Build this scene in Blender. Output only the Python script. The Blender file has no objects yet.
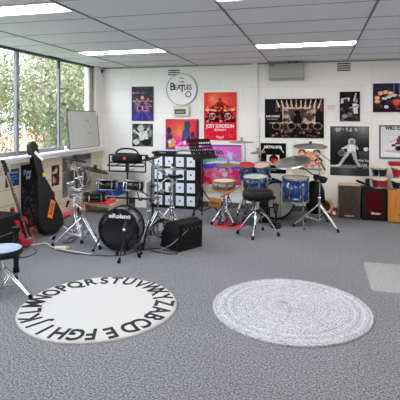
import bpy, math, random
import numpy as np
from mathutils import Matrix, Vector, Euler
random.seed(7)
sc = bpy.context.scene
col = sc.collection
PI = math.pi
R = math.radians
def T(x, y, z): return Matrix.Translation((x, y, z))
def RX(a): return Matrix.Rotation(R(a), 4, 'X')
def RY(a): return Matrix.Rotation(R(a), 4, 'Y')
def RZ(a): return Matrix.Rotation(R(a), 4, 'Z')

# ------------------------------------------------------------------ materials
def lin(c):
    c = c / 255.0
    return c / 12.92 if c <= 0.04045 else ((c + 0.055) / 1.055) ** 2.4
def rgb(c): return (lin(c[0]), lin(c[1]), lin(c[2]), 1.0)
def mat(name, c, rough=0.5, metal=0.0, noise=0.0, nscale=20.0, bump=0.0, bscale=60.0, coat=0.0, emit=0.0, spec=0.5, sheen=0.0):
    m = bpy.data.materials.new(name); m.use_nodes = True
    nt = m.node_tree; b = nt.nodes['Principled BSDF']
    b.inputs['Base Color'].default_value = rgb(c)
    b.inputs['Roughness'].default_value = rough
    b.inputs['Metallic'].default_value = metal
    b.inputs['Coat Weight'].default_value = coat
    b.inputs['Specular IOR Level'].default_value = spec
    b.inputs['Sheen Weight'].default_value = sheen
    if emit:
        b.inputs['Emission Color'].default_value = rgb(c)
        b.inputs['Emission Strength'].default_value = emit
    if noise or bump:
        tc = nt.nodes.new('ShaderNodeTexCoord')
    if noise:
        n = nt.nodes.new('ShaderNodeTexNoise'); n.inputs['Scale'].default_value = nscale
        n.inputs['Detail'].default_value = 4
        nt.links.new(tc.outputs['Object'], n.inputs['Vector'])
        r = nt.nodes.new('ShaderNodeMapRange')
        r.inputs['From Min'].default_value = 0.3; r.inputs['From Max'].default_value = 0.7
        r.inputs['To Min'].default_value = 1 - noise; r.inputs['To Max'].default_value = 1 + noise
        nt.links.new(n.outputs['Fac'], r.inputs['Value'])
        mx = nt.nodes.new('ShaderNodeMix'); mx.data_type = 'RGBA'; mx.blend_type = 'MULTIPLY'
        mx.inputs['Factor'].default_value = 1.0
        mx.inputs['A'].default_value = rgb(c)
        nt.links.new(r.outputs['Result'], mx.inputs['B'])
        nt.links.new(mx.outputs['Result'], b.inputs['Base Color'])
    if bump:
        n2 = nt.nodes.new('ShaderNodeTexNoise'); n2.inputs['Scale'].default_value = bscale
        nt.links.new(tc.outputs['Object'], n2.inputs['Vector'])
        bp = nt.nodes.new('ShaderNodeBump'); bp.inputs['Strength'].default_value = bump
        bp.inputs['Distance'].default_value = 0.01
        nt.links.new(n2.outputs['Fac'], bp.inputs['Height'])
        nt.links.new(bp.outputs['Normal'], b.inputs['Normal'])
    return m

M = {}
M['chrome'] = mat('chrome', (205, 206, 210), 0.22, 1.0)
M['dull_metal'] = mat('dull_metal', (150, 152, 156), 0.4, 0.9)
M['black'] = mat('black', (11, 11, 13), 0.5, spec=.3)
M['black_metal'] = mat('black_metal', (13, 13, 15), 0.4, spec=.4)
M['rubber'] = mat('rubber', (14, 14, 16), 0.8, spec=.25)
M['gloss_black'] = mat('gloss_black', (12, 12, 15), 0.12, coat=0.6)
M['leatherette'] = mat('leatherette', (12, 12, 14), 0.5, spec=.3, bump=0.3, bscale=150)
M['tolex'] = mat('tolex', (14, 15, 19), 0.6, spec=.3, bump=0.5, bscale=250)
M['grille'] = mat('grille', (18, 19, 22), 0.7, spec=.25, noise=0.3, nscale=200)
M['mesh_head'] = mat('mesh_head', (26, 27, 31), 0.6, spec=.3, noise=0.2, nscale=300)
M['drumhead'] = mat('drumhead', (206, 202, 198), 0.45, noise=0.06, nscale=14)
M['pinkhead'] = mat('pinkhead', (226, 200, 190), 0.45, noise=0.08, nscale=14)
M['clearhead'] = mat('clearhead', (190, 205, 198), 0.3, noise=0.06, nscale=10)
M['redcloth'] = mat('redcloth', (214, 40, 58), 0.8, noise=0.1, nscale=30)
M['red'] = mat('red', (160, 14, 28), 0.25, coat=0.5)
M['darkred'] = mat('darkred', (70, 8, 18), 0.8, spec=.1, noise=0.15, nscale=30)
M['white'] = mat('white', (236, 236, 236), 0.5)
M['offwhite'] = mat('offwhite', (222, 216, 200), 0.6)
M['card'] = mat('card', (226, 234, 244), 0.6)
M['wood'] = mat('wood', (186, 120, 54), 0.5, noise=0.2, nscale=12)
M['palewood'] = mat('palewood', (214, 188, 150), 0.5, noise=0.1, nscale=15)
M['cream'] = mat('cream', (224, 216, 196), 0.6)
M['skin_drum'] = mat('skin_drum', (222, 208, 180), 0.6, noise=0.1, nscale=20)
M['ink'] = mat('ink', (24, 24, 30), 0.7)
M['whitepaint'] = mat('whitepaint', (240, 240, 238), 0.6)
M['orange'] = mat('orange', (226, 130, 40), 0.6)
M['yellow'] = mat('yellow', (220, 190, 60), 0.6)
M['blueplastic'] = mat('blueplastic', (34, 66, 170), 0.4)
M['poster_edge'] = mat('poster_edge', (30, 28, 32), 0.6)
M['grey_plastic'] = mat('grey_plastic', (176, 174, 170), 0.5)
M['unit_grey'] = mat('unit_grey', (170, 169, 167), 0.5)
M['dark_grey'] = mat('dark_grey', (70, 70, 74), 0.5)
M['alu'] = mat('alu', (128, 130, 137), 0.5, 0.3)
M['white_cable'] = mat('white_cable', (225, 222, 214), 0.5)
M['stoolblue'] = mat('stoolblue', (140, 156, 200), 0.5, noise=0.05, nscale=30)
M['bronze'] = mat('bronze', (178, 160, 120), 0.3, 0.9)
M['lamp_red'] = mat('lamp_red', (255, 60, 110), 0.5, emit=3.0)

def wood_grain(name, a, b_, scale=4.0, axis='Z'):
    m = bpy.data.materials.new(name); m.use_nodes = True
    nt = m.node_tree; b = nt.nodes['Principled BSDF']
    tc = nt.nodes.new('ShaderNodeTexCoord'); mp = nt.nodes.new('ShaderNodeMapping')
    mp.inputs['Scale'].default_value = (30, 30, 2)
    n = nt.nodes.new('ShaderNodeTexNoise'); n.inputs['Scale'].default_value = scale
    cr = nt.nodes.new('ShaderNodeValToRGB')
    cr.color_ramp.elements[0].position = 0.35; cr.color_ramp.elements[0].color = rgb(a)
    cr.color_ramp.elements[1].position = 0.65; cr.color_ramp.elements[1].color = rgb(b_)
    nt.links.new(tc.outputs['Object'], mp.inputs['Vector']); nt.links.new(mp.outputs['Vector'], n.inputs['Vector'])
    nt.links.new(n.outputs['Fac'], cr.inputs['Fac']); nt.links.new(cr.outputs['Color'], b.inputs['Base Color'])
    b.inputs['Roughness'].default_value = 0.45
    return m
M['dark_oak'] = wood_grain('dark_oak', (42, 32, 28), (78, 62, 52))
M['amber_wood'] = wood_grain('amber_wood', (186, 112, 40), (206, 134, 60), 2.0)
M['blue_shell'] = wood_grain('blue_shell', (4, 40, 92), (10, 72, 138), 2.0)
M['blue_shell'].node_tree.nodes['Principled BSDF'].inputs['Roughness'].default_value = 0.15
M['blue_shell'].node_tree.nodes['Principled BSDF'].inputs['Coat Weight'].default_value = 0.7

def cymbal_mat(name, a, b_, rough=0.28):
    m = bpy.data.materials.new(name); m.use_nodes = True
    nt = m.node_tree; b = nt.nodes['Principled BSDF']
    tc = nt.nodes.new('ShaderNodeTexCoord'); ln = nt.nodes.new('ShaderNodeVectorMath'); ln.operation = 'LENGTH'
    w = nt.nodes.new('ShaderNodeMath'); w.operation = 'MULTIPLY'; w.inputs[1].default_value = 420
    s = nt.nodes.new('ShaderNodeMath'); s.operation = 'SINE'
    mr = nt.nodes.new('ShaderNodeMapRange'); mr.inputs['From Min'].default_value = -1
    mx = nt.nodes.new('ShaderNodeMix'); mx.data_type = 'RGBA'
    mx.inputs['A'].default_value = rgb(a); mx.inputs['B'].default_value = rgb(b_)
    nt.links.new(tc.outputs['Object'], ln.inputs[0]); nt.links.new(ln.outputs['Value'], w.inputs[0])
    nt.links.new(w.outputs[0], s.inputs[0]); nt.links.new(s.outputs[0], mr.inputs['Value'])
    nt.links.new(mr.outputs['Result'], mx.inputs['Factor']); nt.links.new(mx.outputs['Result'], b.inputs['Base Color'])
    b.inputs['Metallic'].default_value = 0.85; b.inputs['Roughness'].default_value = rough
    return m
M['cymbal'] = cymbal_mat('cymbal', (150, 151, 144), (186, 187, 180), 0.32)
M['brasscymbal'] = cymbal_mat('brasscymbal', (160, 138, 100), (188, 168, 130), 0.32)

def carpet_mat():
    m = bpy.data.materials.new('carpet'); m.use_nodes = True
    nt = m.node_tree; b = nt.nodes['Principled BSDF']; L = nt.links.new
    tc = nt.nodes.new('ShaderNodeTexCoord')
    n1 = nt.nodes.new('ShaderNodeTexNoise'); n1.inputs['Scale'].default_value = 80; n1.inputs['Detail'].default_value = 8; n1.inputs['Roughness'].default_value = .8
    n2 = nt.nodes.new('ShaderNodeTexNoise'); n2.inputs['Scale'].default_value = 1.3; n2.inputs['Detail'].default_value = 3
    cr = nt.nodes.new('ShaderNodeValToRGB')
    cr.color_ramp.elements[0].position = 0.40; cr.color_ramp.elements[0].color = rgb((50, 51, 55))
    cr.color_ramp.elements[1].position = 0.62; cr.color_ramp.elements[1].color = rgb((166, 167, 173))
    L(tc.outputs['Object'], n1.inputs['Vector']); L(tc.outputs['Object'], n2.inputs['Vector'])
    L(n1.outputs['Fac'], cr.inputs['Fac'])
    mr = nt.nodes.new('ShaderNodeMapRange'); mr.inputs['From Min'].default_value = .3; mr.inputs['From Max'].default_value = .7
    mr.inputs['To Min'].default_value = .93; mr.inputs['To Max'].default_value = 1.06
    L(n2.outputs['Fac'], mr.inputs['Value'])
    mx = nt.nodes.new('ShaderNodeMix'); mx.data_type = 'RGBA'; mx.blend_type = 'MULTIPLY'; mx.inputs['Factor'].default_value = 1
    L(cr.outputs['Color'], mx.inputs['A']); L(mr.outputs['Result'], mx.inputs['B']); L(mx.outputs['Result'], b.inputs['Base Color'])
    b.inputs['Roughness'].default_value = 0.95; b.inputs['Specular IOR Level'].default_value = 0.1
    bp = nt.nodes.new('ShaderNodeBump'); bp.inputs['Strength'].default_value = 0.1; bp.inputs['Distance'].default_value = 0.003
    L(n1.outputs['Fac'], bp.inputs['Height']); L(bp.outputs['Normal'], b.inputs['Normal'])
    return m
M['carpet'] = carpet_mat()

def block_mat(name, c, mortar, bw, bh, ax, size=0.006, strength=0.35):
    """painted block wall; ax='x' wall in the XZ plane, 'y' wall in the YZ plane"""
    m = bpy.data.materials.new(name); m.use_nodes = True
    nt = m.node_tree; b = nt.nodes['Principled BSDF']; L = nt.links.new
    tc = nt.nodes.new('ShaderNodeTexCoord'); sp = nt.nodes.new('ShaderNodeSeparateXYZ'); cb = nt.nodes.new('ShaderNodeCombineXYZ')
    L(tc.outputs['Object'], sp.inputs[0]); L(sp.outputs['X' if ax == 'x' else 'Y'], cb.inputs['X']); L(sp.outputs['Z'], cb.inputs['Y'])
    br = nt.nodes.new('ShaderNodeTexBrick'); br.inputs['Scale'].default_value = 1
    br.inputs['Brick Width'].default_value = bw; br.inputs['Row Height'].default_value = bh
    br.inputs['Mortar Size'].default_value = size; br.inputs['Mortar Smooth'].default_value = 0.3
    br.inputs['Color1'].default_value = rgb(c); br.inputs['Color2'].default_value = rgb(tuple(x - 3 for x in c))
    br.inputs['Mortar'].default_value = rgb(mortar)
    L(cb.outputs[0], br.inputs['Vector']); L(br.outputs['Color'], b.inputs['Base Color'])
    bp = nt.nodes.new('ShaderNodeBump'); bp.invert = True; bp.inputs['Strength'].default_value = strength; bp.inputs['Distance'].default_value = 0.006
    L(br.outputs['Fac'], bp.inputs['Height']); L(bp.outputs['Normal'], b.inputs['Normal'])
    b.inputs['Roughness'].default_value = 0.6
    return m
M['wall_white'] = block_mat('wall_white', (243, 241, 238), (233, 231, 227), 0.8, 0.4, 'x')
M['wall_cream'] = block_mat('wall_cream', (222, 212, 190), (188, 178, 156), 0.6, 0.2, 'y', 0.008, 0.6)
M['wall_side'] = block_mat('wall_side', (238, 235, 230), (222, 218, 210), 0.8, 0.4, 'y')
M['ceiling'] = mat('ceiling', (228, 229, 236), 0.8, noise=0.012, nscale=3)
M['ceiling_bar'] = mat('ceiling_bar', (150, 150, 154), 0.6)
M['ceiling_rail'] = mat('ceiling_rail', (104, 105, 110), 0.5)
M['lamp'] = mat('lamp', (255, 250, 246), 0.5, emit=9.5)
M['lamp_frame'] = mat('lamp_frame', (230, 230, 228), 0.5)
M['skirting'] = mat('skirting', (84, 82, 82), 0.6)

def glass_mat():
    m = bpy.data.materials.new('window_glass'); m.use_nodes = True
    nt = m.node_tree; nt.nodes.remove(nt.nodes['Principled BSDF']); out = nt.nodes['Material Output']
    t = nt.nodes.new('ShaderNodeBsdfTransparent'); t.inputs['Color'].default_value = (0.97, 0.985, 0.98, 1)
    g = nt.nodes.new('ShaderNodeBsdfGlossy'); g.inputs['Roughness'].default_value = 0.02
    mx = nt.nodes.new('ShaderNodeMixShader'); mx.inputs[0].default_value = 0.06
    nt.links.new(t.outputs[0], mx.inputs[1]); nt.links.new(g.outputs[0], mx.inputs[2]); nt.links.new(mx.outputs[0], out.inputs['Surface'])
    return m
M['glass'] = glass_mat()
def mat_clear():
    m = bpy.data.materials.new('clear_plastic'); m.use_nodes = True
    nt = m.node_tree; b = nt.nodes['Principled BSDF']; out = nt.nodes['Material Output']
    b.inputs['Base Color'].default_value = rgb((214, 214, 216)); b.inputs['Roughness'].default_value = 0.22
    t = nt.nodes.new('ShaderNodeBsdfTransparent'); mx = nt.nodes.new('ShaderNodeMixShader'); mx.inputs[0].default_value = 0.3
    nt.links.new(t.outputs[0], mx.inputs[1]); nt.links.new(b.outputs[0], mx.inputs[2]); nt.links.new(mx.outputs[0], out.inputs['Surface'])
    return m
M['clear_plastic'] = mat_clear()

def attr_mat(name, rough=0.35):
    m = bpy.data.materials.new(name); m.use_nodes = True
    nt = m.node_tree; b = nt.nodes['Principled BSDF']
    a = nt.nodes.new('ShaderNodeVertexColor'); a.layer_name = 'art'
    nt.links.new(a.outputs['Color'], b.inputs['Base Color']); b.inputs['Roughness'].default_value = rough; b.inputs['Specular IOR Level'].default_value = .08
    return m
M['art'] = attr_mat('printed_paper', 0.45)

# ------------------------------------------------------------------ mesh builder
def frame_to(p0, p1):
    d = Vector(p1) - Vector(p0)
    q = Vector((0, 0, 1)).rotation_difference(d.normalized())
    return Matrix.Translation(p0) @ q.to_matrix().to_4x4(), d.length

class MB:
    def __init__(s, M0=None): s.v = []; s.f = []; s.mi = []; s.sm = []; s.M0 = M0
    def add(s, vs, fs, mi=0, sm=False, Mx=None):
        o = len(s.v); X = Mx
        if s.M0 is not None: X = s.M0 @ Mx if Mx is not None else s.M0
        for p in vs:
            p = Vector(p)
            s.v.append(tuple(X @ p) if X is not None else tuple(p))
        for f in fs: s.f.append([i + o for i in f]); s.mi.append(mi); s.sm.append(sm)
        return s
    def box(s, x0, y0, z0, x1, y1, z1, mi=0, Mx=None):
        vs = [(x, y, z) for z in (z0, z1) for y in (y0, y1) for x in (x0, x1)]
        return s.add(vs, [(0, 2, 3, 1), (4, 5, 7, 6), (0, 1, 5, 4), (2, 6, 7, 3), (0, 4, 6, 2), (1, 3, 7, 5)], mi, False, Mx)
    def lathe(s, prof, n=32, mi=0, sm=True, Mx=None, closed=False):
        """prof: list of (r,z), revolve about Z"""
        vs = []; fs = []; k = len(prof)
        for i in range(n):
            a = 2 * PI * i / n; c, q = math.cos(a), math.sin(a)
            for r, z in prof: vs.append((r * c, r * q, z))
        m = k if closed else k - 1
        for i in range(n):
            j = (i + 1) % n
            for t in range(m):
                u = (t + 1) % k
                fs.append((i * k + t, j * k + t, j * k + u, i * k + u))
        if not closed:
            if prof[0][0] > 1e-6: fs.append([i * k for i in reversed(range(n))])
            if prof[-1][0] > 1e-6: fs.append([i * k + k - 1 for i in range(n)])
        return s.add(vs, fs, mi, sm, Mx)
    def cyl(s, p0, p1, r0, r1=None, n=12, mi=0):
        X, L = frame_to(p0, p1); r1 = r0 if r1 is None else r1
        vs = []; fs = []
        for i in range(n):
            a = 2 * PI * i / n
            vs.append((r0 * math.cos(a), r0 * math.sin(a), 0)); vs.append((r1 * math.cos(a), r1 * math.sin(a), L))
        s.add(vs, [(2 * i, 2 * ((i + 1) % n), 2 * ((i + 1) % n) + 1, 2 * i + 1) for i in range(n)], mi, True, X)
        s.add([vs[2 * i] for i in range(n)], [list(reversed(range(n)))], mi, False, X)
        s.add([vs[2 * i + 1] for i in range(n)], [list(range(n))], mi, False, X)
        return s
    def ball(s, c, r, n=12, mi=0, sc_=(1, 1, 1)):
        prof = [(r * math.sin(PI * i / 8), -r * math.cos(PI * i / 8)) for i in range(9)]
        prof[0] = (0, -r); prof[-1] = (0, r)
        return s.lathe(prof, n, mi, True, T(*c) @ Matrix.Diagonal((sc_[0], sc_[1], sc_[2], 1)))
    def torus(s, R_, r, n=40, k=8, mi=0, Mx=None, sz=1.0):
        prof = [(R_ + r * math.cos(2 * PI * i / k), sz * r * math.sin(2 * PI * i / k)) for i in range(k)]
        return s.lathe(prof, n, mi, True, Mx, closed=True)
    def tube(s, pts, r, n=8, mi=0, smooth=3):
        P_ = [Vector(p) for p in pts]
        if smooth > 1 and len(P_) > 2:
            Q = []
            for i in range(len(P_) - 1):
                a = P_[max(i - 1, 0)]; b = P_[i]; c = P_[i + 1]; d = P_[min(i + 2, len(P_) - 1)]
                for t in range(smooth):
                    t = t / smooth
                    Q.append(0.5 * ((2 * b) + (-a + c) * t + (2 * a - 5 * b + 4 * c - d) * t * t + (-a + 3 * b - 3 * c + d) * t ** 3))
            Q.append(P_[-1]); P_ = Q
        vs = []; fs = []; up = Vector((0, 0, 1))
        for i, p in enumerate(P_):
            d = (P_[min(i + 1, len(P_) - 1)] - P_[max(i - 1, 0)]).normalized()
            if abs(d.dot(up)) > 0.98: u = d.cross(Vector((1, 0, 0))).normalized()
            else: u = d.cross(up).normalized()
            w = d.cross(u)
            for k in range(n):
                a = 2 * PI * k / n; vs.append(p + r * (math.cos(a) * u + math.sin(a) * w))
        for i in range(len(P_) - 1):
            for k in range(n):
                fs.append((i * n + k, i * n + (k + 1) % n, (i + 1) * n + (k + 1) % n, (i + 1) * n + k))
        fs.append(list(range(n))); fs.append(list(range((len(P_) - 1) * n, len(P_) * n)))
        return s.add(vs, fs, mi, True)
    def prism(s, out, z0, z1, mi=0, Mx=None):
        n = len(out)
        vs = [(x, y, z0) for x, y in out] + [(x, y, z1) for x, y in out]
        fs = [list(reversed(range(n))), list(range(n, 2 * n))] + [(i, (i + 1) % n, n + (i + 1) % n, n + i) for i in range(n)]
        return s.add(vs, fs, mi, False, Mx)
    def text(s, txt, size, mi=0, Mx=None, bold=0.0, ext=0.0008, align='CENTER', shear=0.0, xs=1.0):
        cu = bpy.data.curves.new('t', 'FONT'); cu.body = txt; cu.size = size; cu.align_x = align; cu.align_y = 'CENTER'
        cu.offset = bold; cu.extrude = ext; cu.resolution_u = 3; cu.shear = shear
        o = bpy.data.objects.new('t', cu); col.objects.link(o)
        dg = bpy.context.evaluated_depsgraph_get(); me = bpy.data.meshes.new_from_object(o.evaluated_get(dg))
        vs = [(v.co.x * xs, v.co.y, v.co.z) for v in me.vertices]; fs = [list(p.vertices) for p in me.polygons]
        s.add(vs, fs, mi, False, Mx)
        bpy.data.objects.remove(o); bpy.data.curves.remove(cu); bpy.data.meshes.remove(me)
        return s
    def build(s, name, mats, parent=None, bevel=0.0):
        me = bpy.data.meshes.new(name)
        me.from_pydata(s.v, [], s.f)
        if not isinstance(mats, (list, tuple)): mats = [mats]
        for m in mats: me.materials.append(m)
        me.polygons.foreach_set('material_index', s.mi); me.polygons.foreach_set('use_smooth', s.sm)
        me.update()
        o = bpy.data.objects.new(name, me); col.objects.link(o)
        if parent: o.parent = parent
        if bevel:
            b = o.modifiers.new('bevel', 'BEVEL'); b.width = bevel; b.segments = 2; b.limit_method = 'ANGLE'
        return o

def tag(o, label=None, cat=None, group=None, kind=None):
    if label: o['label'] = label
    if cat: o['category'] = cat
    if group: o['group'] = group
    if kind: o['kind'] = kind
    return o
def thing(name, label, cat, loc=(0, 0, 0), rot=(0, 0, 0), group=None):
    o = bpy.data.objects.new(name, None); col.objects.link(o); o.empty_display_size = 0.1
    o.location = loc; o.rotation_euler = tuple(R(a) for a in rot)
    return tag(o, label, cat, group)
def copy_tree(o, parent=None):
    c = o.copy(); col.objects.link(c); c.parent = parent
    for ch in [x for x in bpy.data.objects if x.parent == o]: copy_tree(ch, c)
    return c
def struct(name, mb, m, bevel=0): return tag(mb.build(name, m, None, bevel), kind='structure')

# ------------------------------------------------------------------ room (metres; camera at the origin, back wall at Y=7.4)
XL, XR, YB, YF, H = -3.76, 3.4, 7.4, -1.6, 2.4
struct('floor', MB().box(XL - .2, YF - .2, -.2, XR + .2, YB + .2, 0), M['carpet'])
struct('ceiling', MB().box(XL - .2, YF - .2, H, XR + .2, YB + .2, H + .15), M['ceiling'])
struct('wall_back', MB().box(XL - .2, YB, 0, XR + .2, YB + .2, H), M['wall_white'])
struct('wall_right', MB().box(XR, YF, 0, XR + .2, YB, H), M['wall_side'])
struct('wall_front', MB().box(XL - .2, YF - .2, 0, XR + .2, YF, H), M['wall_white'])
W0, W1 = 0.0, 7.12    # window band along the left wall
SILL = 0.98
struct('wall_left', MB().box(XL - .2, YF, 0, XL, YB, SILL).box(XL - .2, W1, SILL, XL, YB, H).box(XL - .2, YF, SILL, XL, W0, H), M['wall_cream'])
struct('trim_1', MB().box(XL - .19, W0, SILL, XL + .13, YB - .12, SILL + .03).box(XL, W0, SILL - .05, XL + .1, YB - .12, SILL), M['white'], 0.004)
struct('trim_2', MB().box(XL, W1, SILL + .03, XL + .02, YB, H), M['wall_white'])
struct('trim_3', MB().box(-1.05, YB - .04, 0, -.955, YB, H), M['wall_white'], 0.004)
struct('baseboard_back', MB().box(XL, YB - .015, 0, XR, YB, .09), M['skirting'])
struct('baseboard_right', MB().box(XR - .015, YF, 0, XR, YB - .015, .09), M['skirting'])
# windows
fx0, fx1 = XL - .065, XL - .035
edges = [0.0, 1.02, 2.03, 3.04, 4.05, 5.06, 6.07, 7.12]
n = 1
for a, b in zip(edges[:-1], edges[1:]):
    f = MB()
    hw = .022
    f.box(fx0, a, SILL + .03, fx1, a + hw, H).box(fx0, b - hw, SILL + .03, fx1, b, H)
    f.box(fx0, a + hw, SILL + .03, fx1, b - hw, SILL + .085).box(fx0, a + hw, H - .035, fx1, b - hw, H)
    if n == 7:   # fixed grey-blue strip at the far jamb
        f.box(fx0, b - .13, SILL + .085, fx1, b - hw, H - .035, 1)
    w = struct('window_%d' % n, f, [M['alu'], M['grey_plastic']], 0.003)
    MB().box(XL - .053, a + hw, SILL + .08, XL - .047, b - hw, H - .03).build('pane', M['glass'], w)
    if n in (6,):
        MB().box(fx1 - .005, a + .005, 1.62, fx1 + .03, a + .02, 1.7).build('latch', M['dark_grey'], w)
    n += 1
struct('trim_4', MB().box(XL - .04, W0, H - .03, XL - .015, W1 + .02, H), M['dark_grey'])
struct('trim_5', MB().box(XL - .034, 5.035, SILL + .03, XL - .018, 5.09, H - .03), M['alu'])
# curtain rail bracket near the ceiling
MB2 = MB().box(XL - .01, 5.97, 2.24, XL + .015, 6.0, 2.4).box(XL - .01, 5.72, 2.372, XL + .02, 6.0, 2.399)
tag(MB2.build('rail_bracket', M['black_metal']), 'small black bracket at the window head beside the middle mullion', 'bracket')
tag(MB().box(XL + .03, YB - .09, H - .06, XL + .05, YB - .001, H - .04).box(XL + .03, YB - .09, H - .1, XL + .05, YB - .075, H - .04).build('rail_hook', M['dark_grey']), 'small dark hook high in the back left corner', 'hook')
# ceiling grid
gb = MB()
y = 3.07 - .6 * 7
while y < YB:
    gb.box(XL, y - .005, H - .003, XR, y + .005, H); y += .6
struct('trim_6', gb, M['ceiling_bar'])
gb = MB(); x = -3.17
while x < XR:
    gb.box(x - .009, YF, H - .006, x + .009, YB, H); x += 1.205
struct('trim_7', gb, M['ceiling_rail'])
struct('trim_8', MB().box(XL, YB - .02, H - .02, XR, YB, H), M['ceiling_bar'])

# ceiling lights; grid repeats missing from lab are unseen, added to light the room evenly
lab = {(1, 1): 'ceiling light of which only a sliver shows at the top edge', (0, 2): 'long warm ceiling light at the far left above the window wall', (1, 2): 'long warm ceiling light in front of the grey wall unit',
       (0, 1): 'large bright ceiling light in the near left corner of the ceiling'}
def light_fixture(ix, iy, i):
    x0 = -3.165 + ix * 2.41; y0 = .67 + iy * 2.4
    t = thing('ceiling_light', lab.get((ix, iy), 'unseen recessed ceiling light panel added to light the room'), 'ceiling light', (x0 + .6, y0 + .15, H), group='recessed ceiling lights')
    MB().box(-.6, -.15, -.012, .6, -.13, -.001).box(-.6, .13, -.012, .6, .15, -.001).box(-.6, -.13, -.012, -.58, .13, -.001).box(.58, -.13, -.012, .6, .13, -.001).build('frame', M['lamp_frame'], t)
    MB().box(-.58, -.13, -.008, .58, .13, -.002).build('diffuser', M['lamp'], t)
for iy in range(3):
    for ix in range(3):
        light_fixture(ix, iy, 0)

# ------------------------------------------------------------------ art painter
class Art:
    def __init__(s, w, h, bg):
        s.w, s.h = w, h; s.a = np.zeros((h, w, 3)); s.a[:] = np.array(bg) / 255.
        s.X, s.Y = np.meshgrid((np.arange(w) + .5) / w, (np.arange(h) + .5) / h); s.asp = h / w
        s.rng = np.random.default_rng(w * 31 + h)
    def put(s, m, c, al=1.0): s.a[m] = s.a[m] * (1 - al) + np.array(c) / 255. * al; return s
    def rect(s, x0, y0, x1, y1, c, al=1.0): return s.put((s.X >= x0) & (s.X <= x1) & (s.Y >= y0) & (s.Y <= y1), c, al)
    def ell(s, cx, cy, rx, ry, c, al=1.0, rot=0):
        dx = s.X - cx; dy = (s.Y - cy)
        if rot:
            a = R(rot); dy2 = dy * s.asp; dx, dy = dx * math.cos(a) + dy2 * math.sin(a), (-dx * math.sin(a) + dy2 * math.cos(a)) / s.asp
        return s.put((dx / rx) ** 2 + (dy / ry) ** 2 <= 1, c, al)
    def line(s, x0, y0, x1, y1, t, c, al=1.0, t1=None):
        dx, dy = x1 - x0, (y1 - y0) * s.asp; L2 = dx * dx + dy * dy
        u = np.clip(((s.X - x0) * dx + (s.Y - y0) * s.asp * dy) / L2, 0, 1)
        d = np.hypot(s.X - x0 - u * dx, (s.Y - y0) * s.asp - u * dy)
        tt = t if t1 is None else t + (t1 - t) * u
        return s.put(d <= tt, c, al)
    def poly(s, pts, c, al=1.0):
        ins = np.zeros_like(s.X, bool); n = len(pts)
        for i in range(n):
            x0, y0 = pts[i]; x1, y1 = pts[(i + 1) % n]
            if y0 == y1: continue
            cnd = ((y0 > s.Y) != (y1 > s.Y)) & (s.X < (x1 - x0) * (s.Y - y0) / (y1 - y0) + x0); ins ^= cnd
        return s.put(ins, c, al)
    def grad(s, c0, c1, x0=0, y0=0, x1=1, y1=1):
        m = (s.X >= x0) & (s.X <= x1) & (s.Y >= y0) & (s.Y <= y1); t = np.clip((s.Y - y0) / (y1 - y0), 0, 1)[..., None]
        g = np.array(c0) / 255. * (1 - t) + np.array(c1) / 255. * t; s.a[m] = g[m]; return s
    def glow(s, cx, cy, r, c, al=1.0):
        d = np.hypot(s.X - cx, (s.Y - cy) * s.asp) / r; k = (np.clip(1 - d, 0, 1) ** 1.5 * al)[..., None]
        s.a = s.a * (1 - k) + np.array(c) / 255. * k; return s
    def specks(s, x0, y0, x1, y1, n, r, cols, seed=1, al=.8):
        g = random.Random(seed)
        for _ in range(n):
            q = g.uniform(.4, 1.3) * r
            s.ell(g.uniform(x0, x1), g.uniform(y0, y1), q, q / s.asp * g.uniform(.5, 1.3), g.choice(cols), al)
        return s
    def grain(s, amt): s.a = np.clip(s.a * (1 + s.rng.normal(0, amt, (s.h, s.w, 1))), 0, 1); return s

def drumkit(a, cx, cy, k, shell, rim, cym):
    """little drum kit drawing"""
    for dx, dy, r in ((-.34, -.02, .10), (-.2, -.12, .09), (.2, -.12, .09), (.34, 0, .11)):
        a.ell(cx + dx * k, cy + dy * k / a.asp, r * k, r * k * .7 / a.asp, rim); a.ell(cx + dx * k, cy + dy * k / a.asp, r * k * .8, r * k * .5 / a.asp, shell)
    for dx in (-.14, .14):
        a.ell(cx + dx * k, cy + .14 * k / a.asp, .15 * k, .15 * k / a.asp, rim); a.ell(cx + dx * k, cy + .14 * k / a.asp, .12 * k, .12 * k / a.asp, shell)
    for dx, dy in ((-.45, -.22), (-.28, -.3), (.28, -.3), (.46, -.2), (0, -.34)):
        a.ell(cx + dx * k, cy + dy * k / a.asp, .1 * k, .02 * k / a.asp, cym)
        a.line(cx + dx * k, cy + dy * k / a.asp, cx + dx * k * .9, cy + .2 * k / a.asp, .004, cym, .5)

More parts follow.
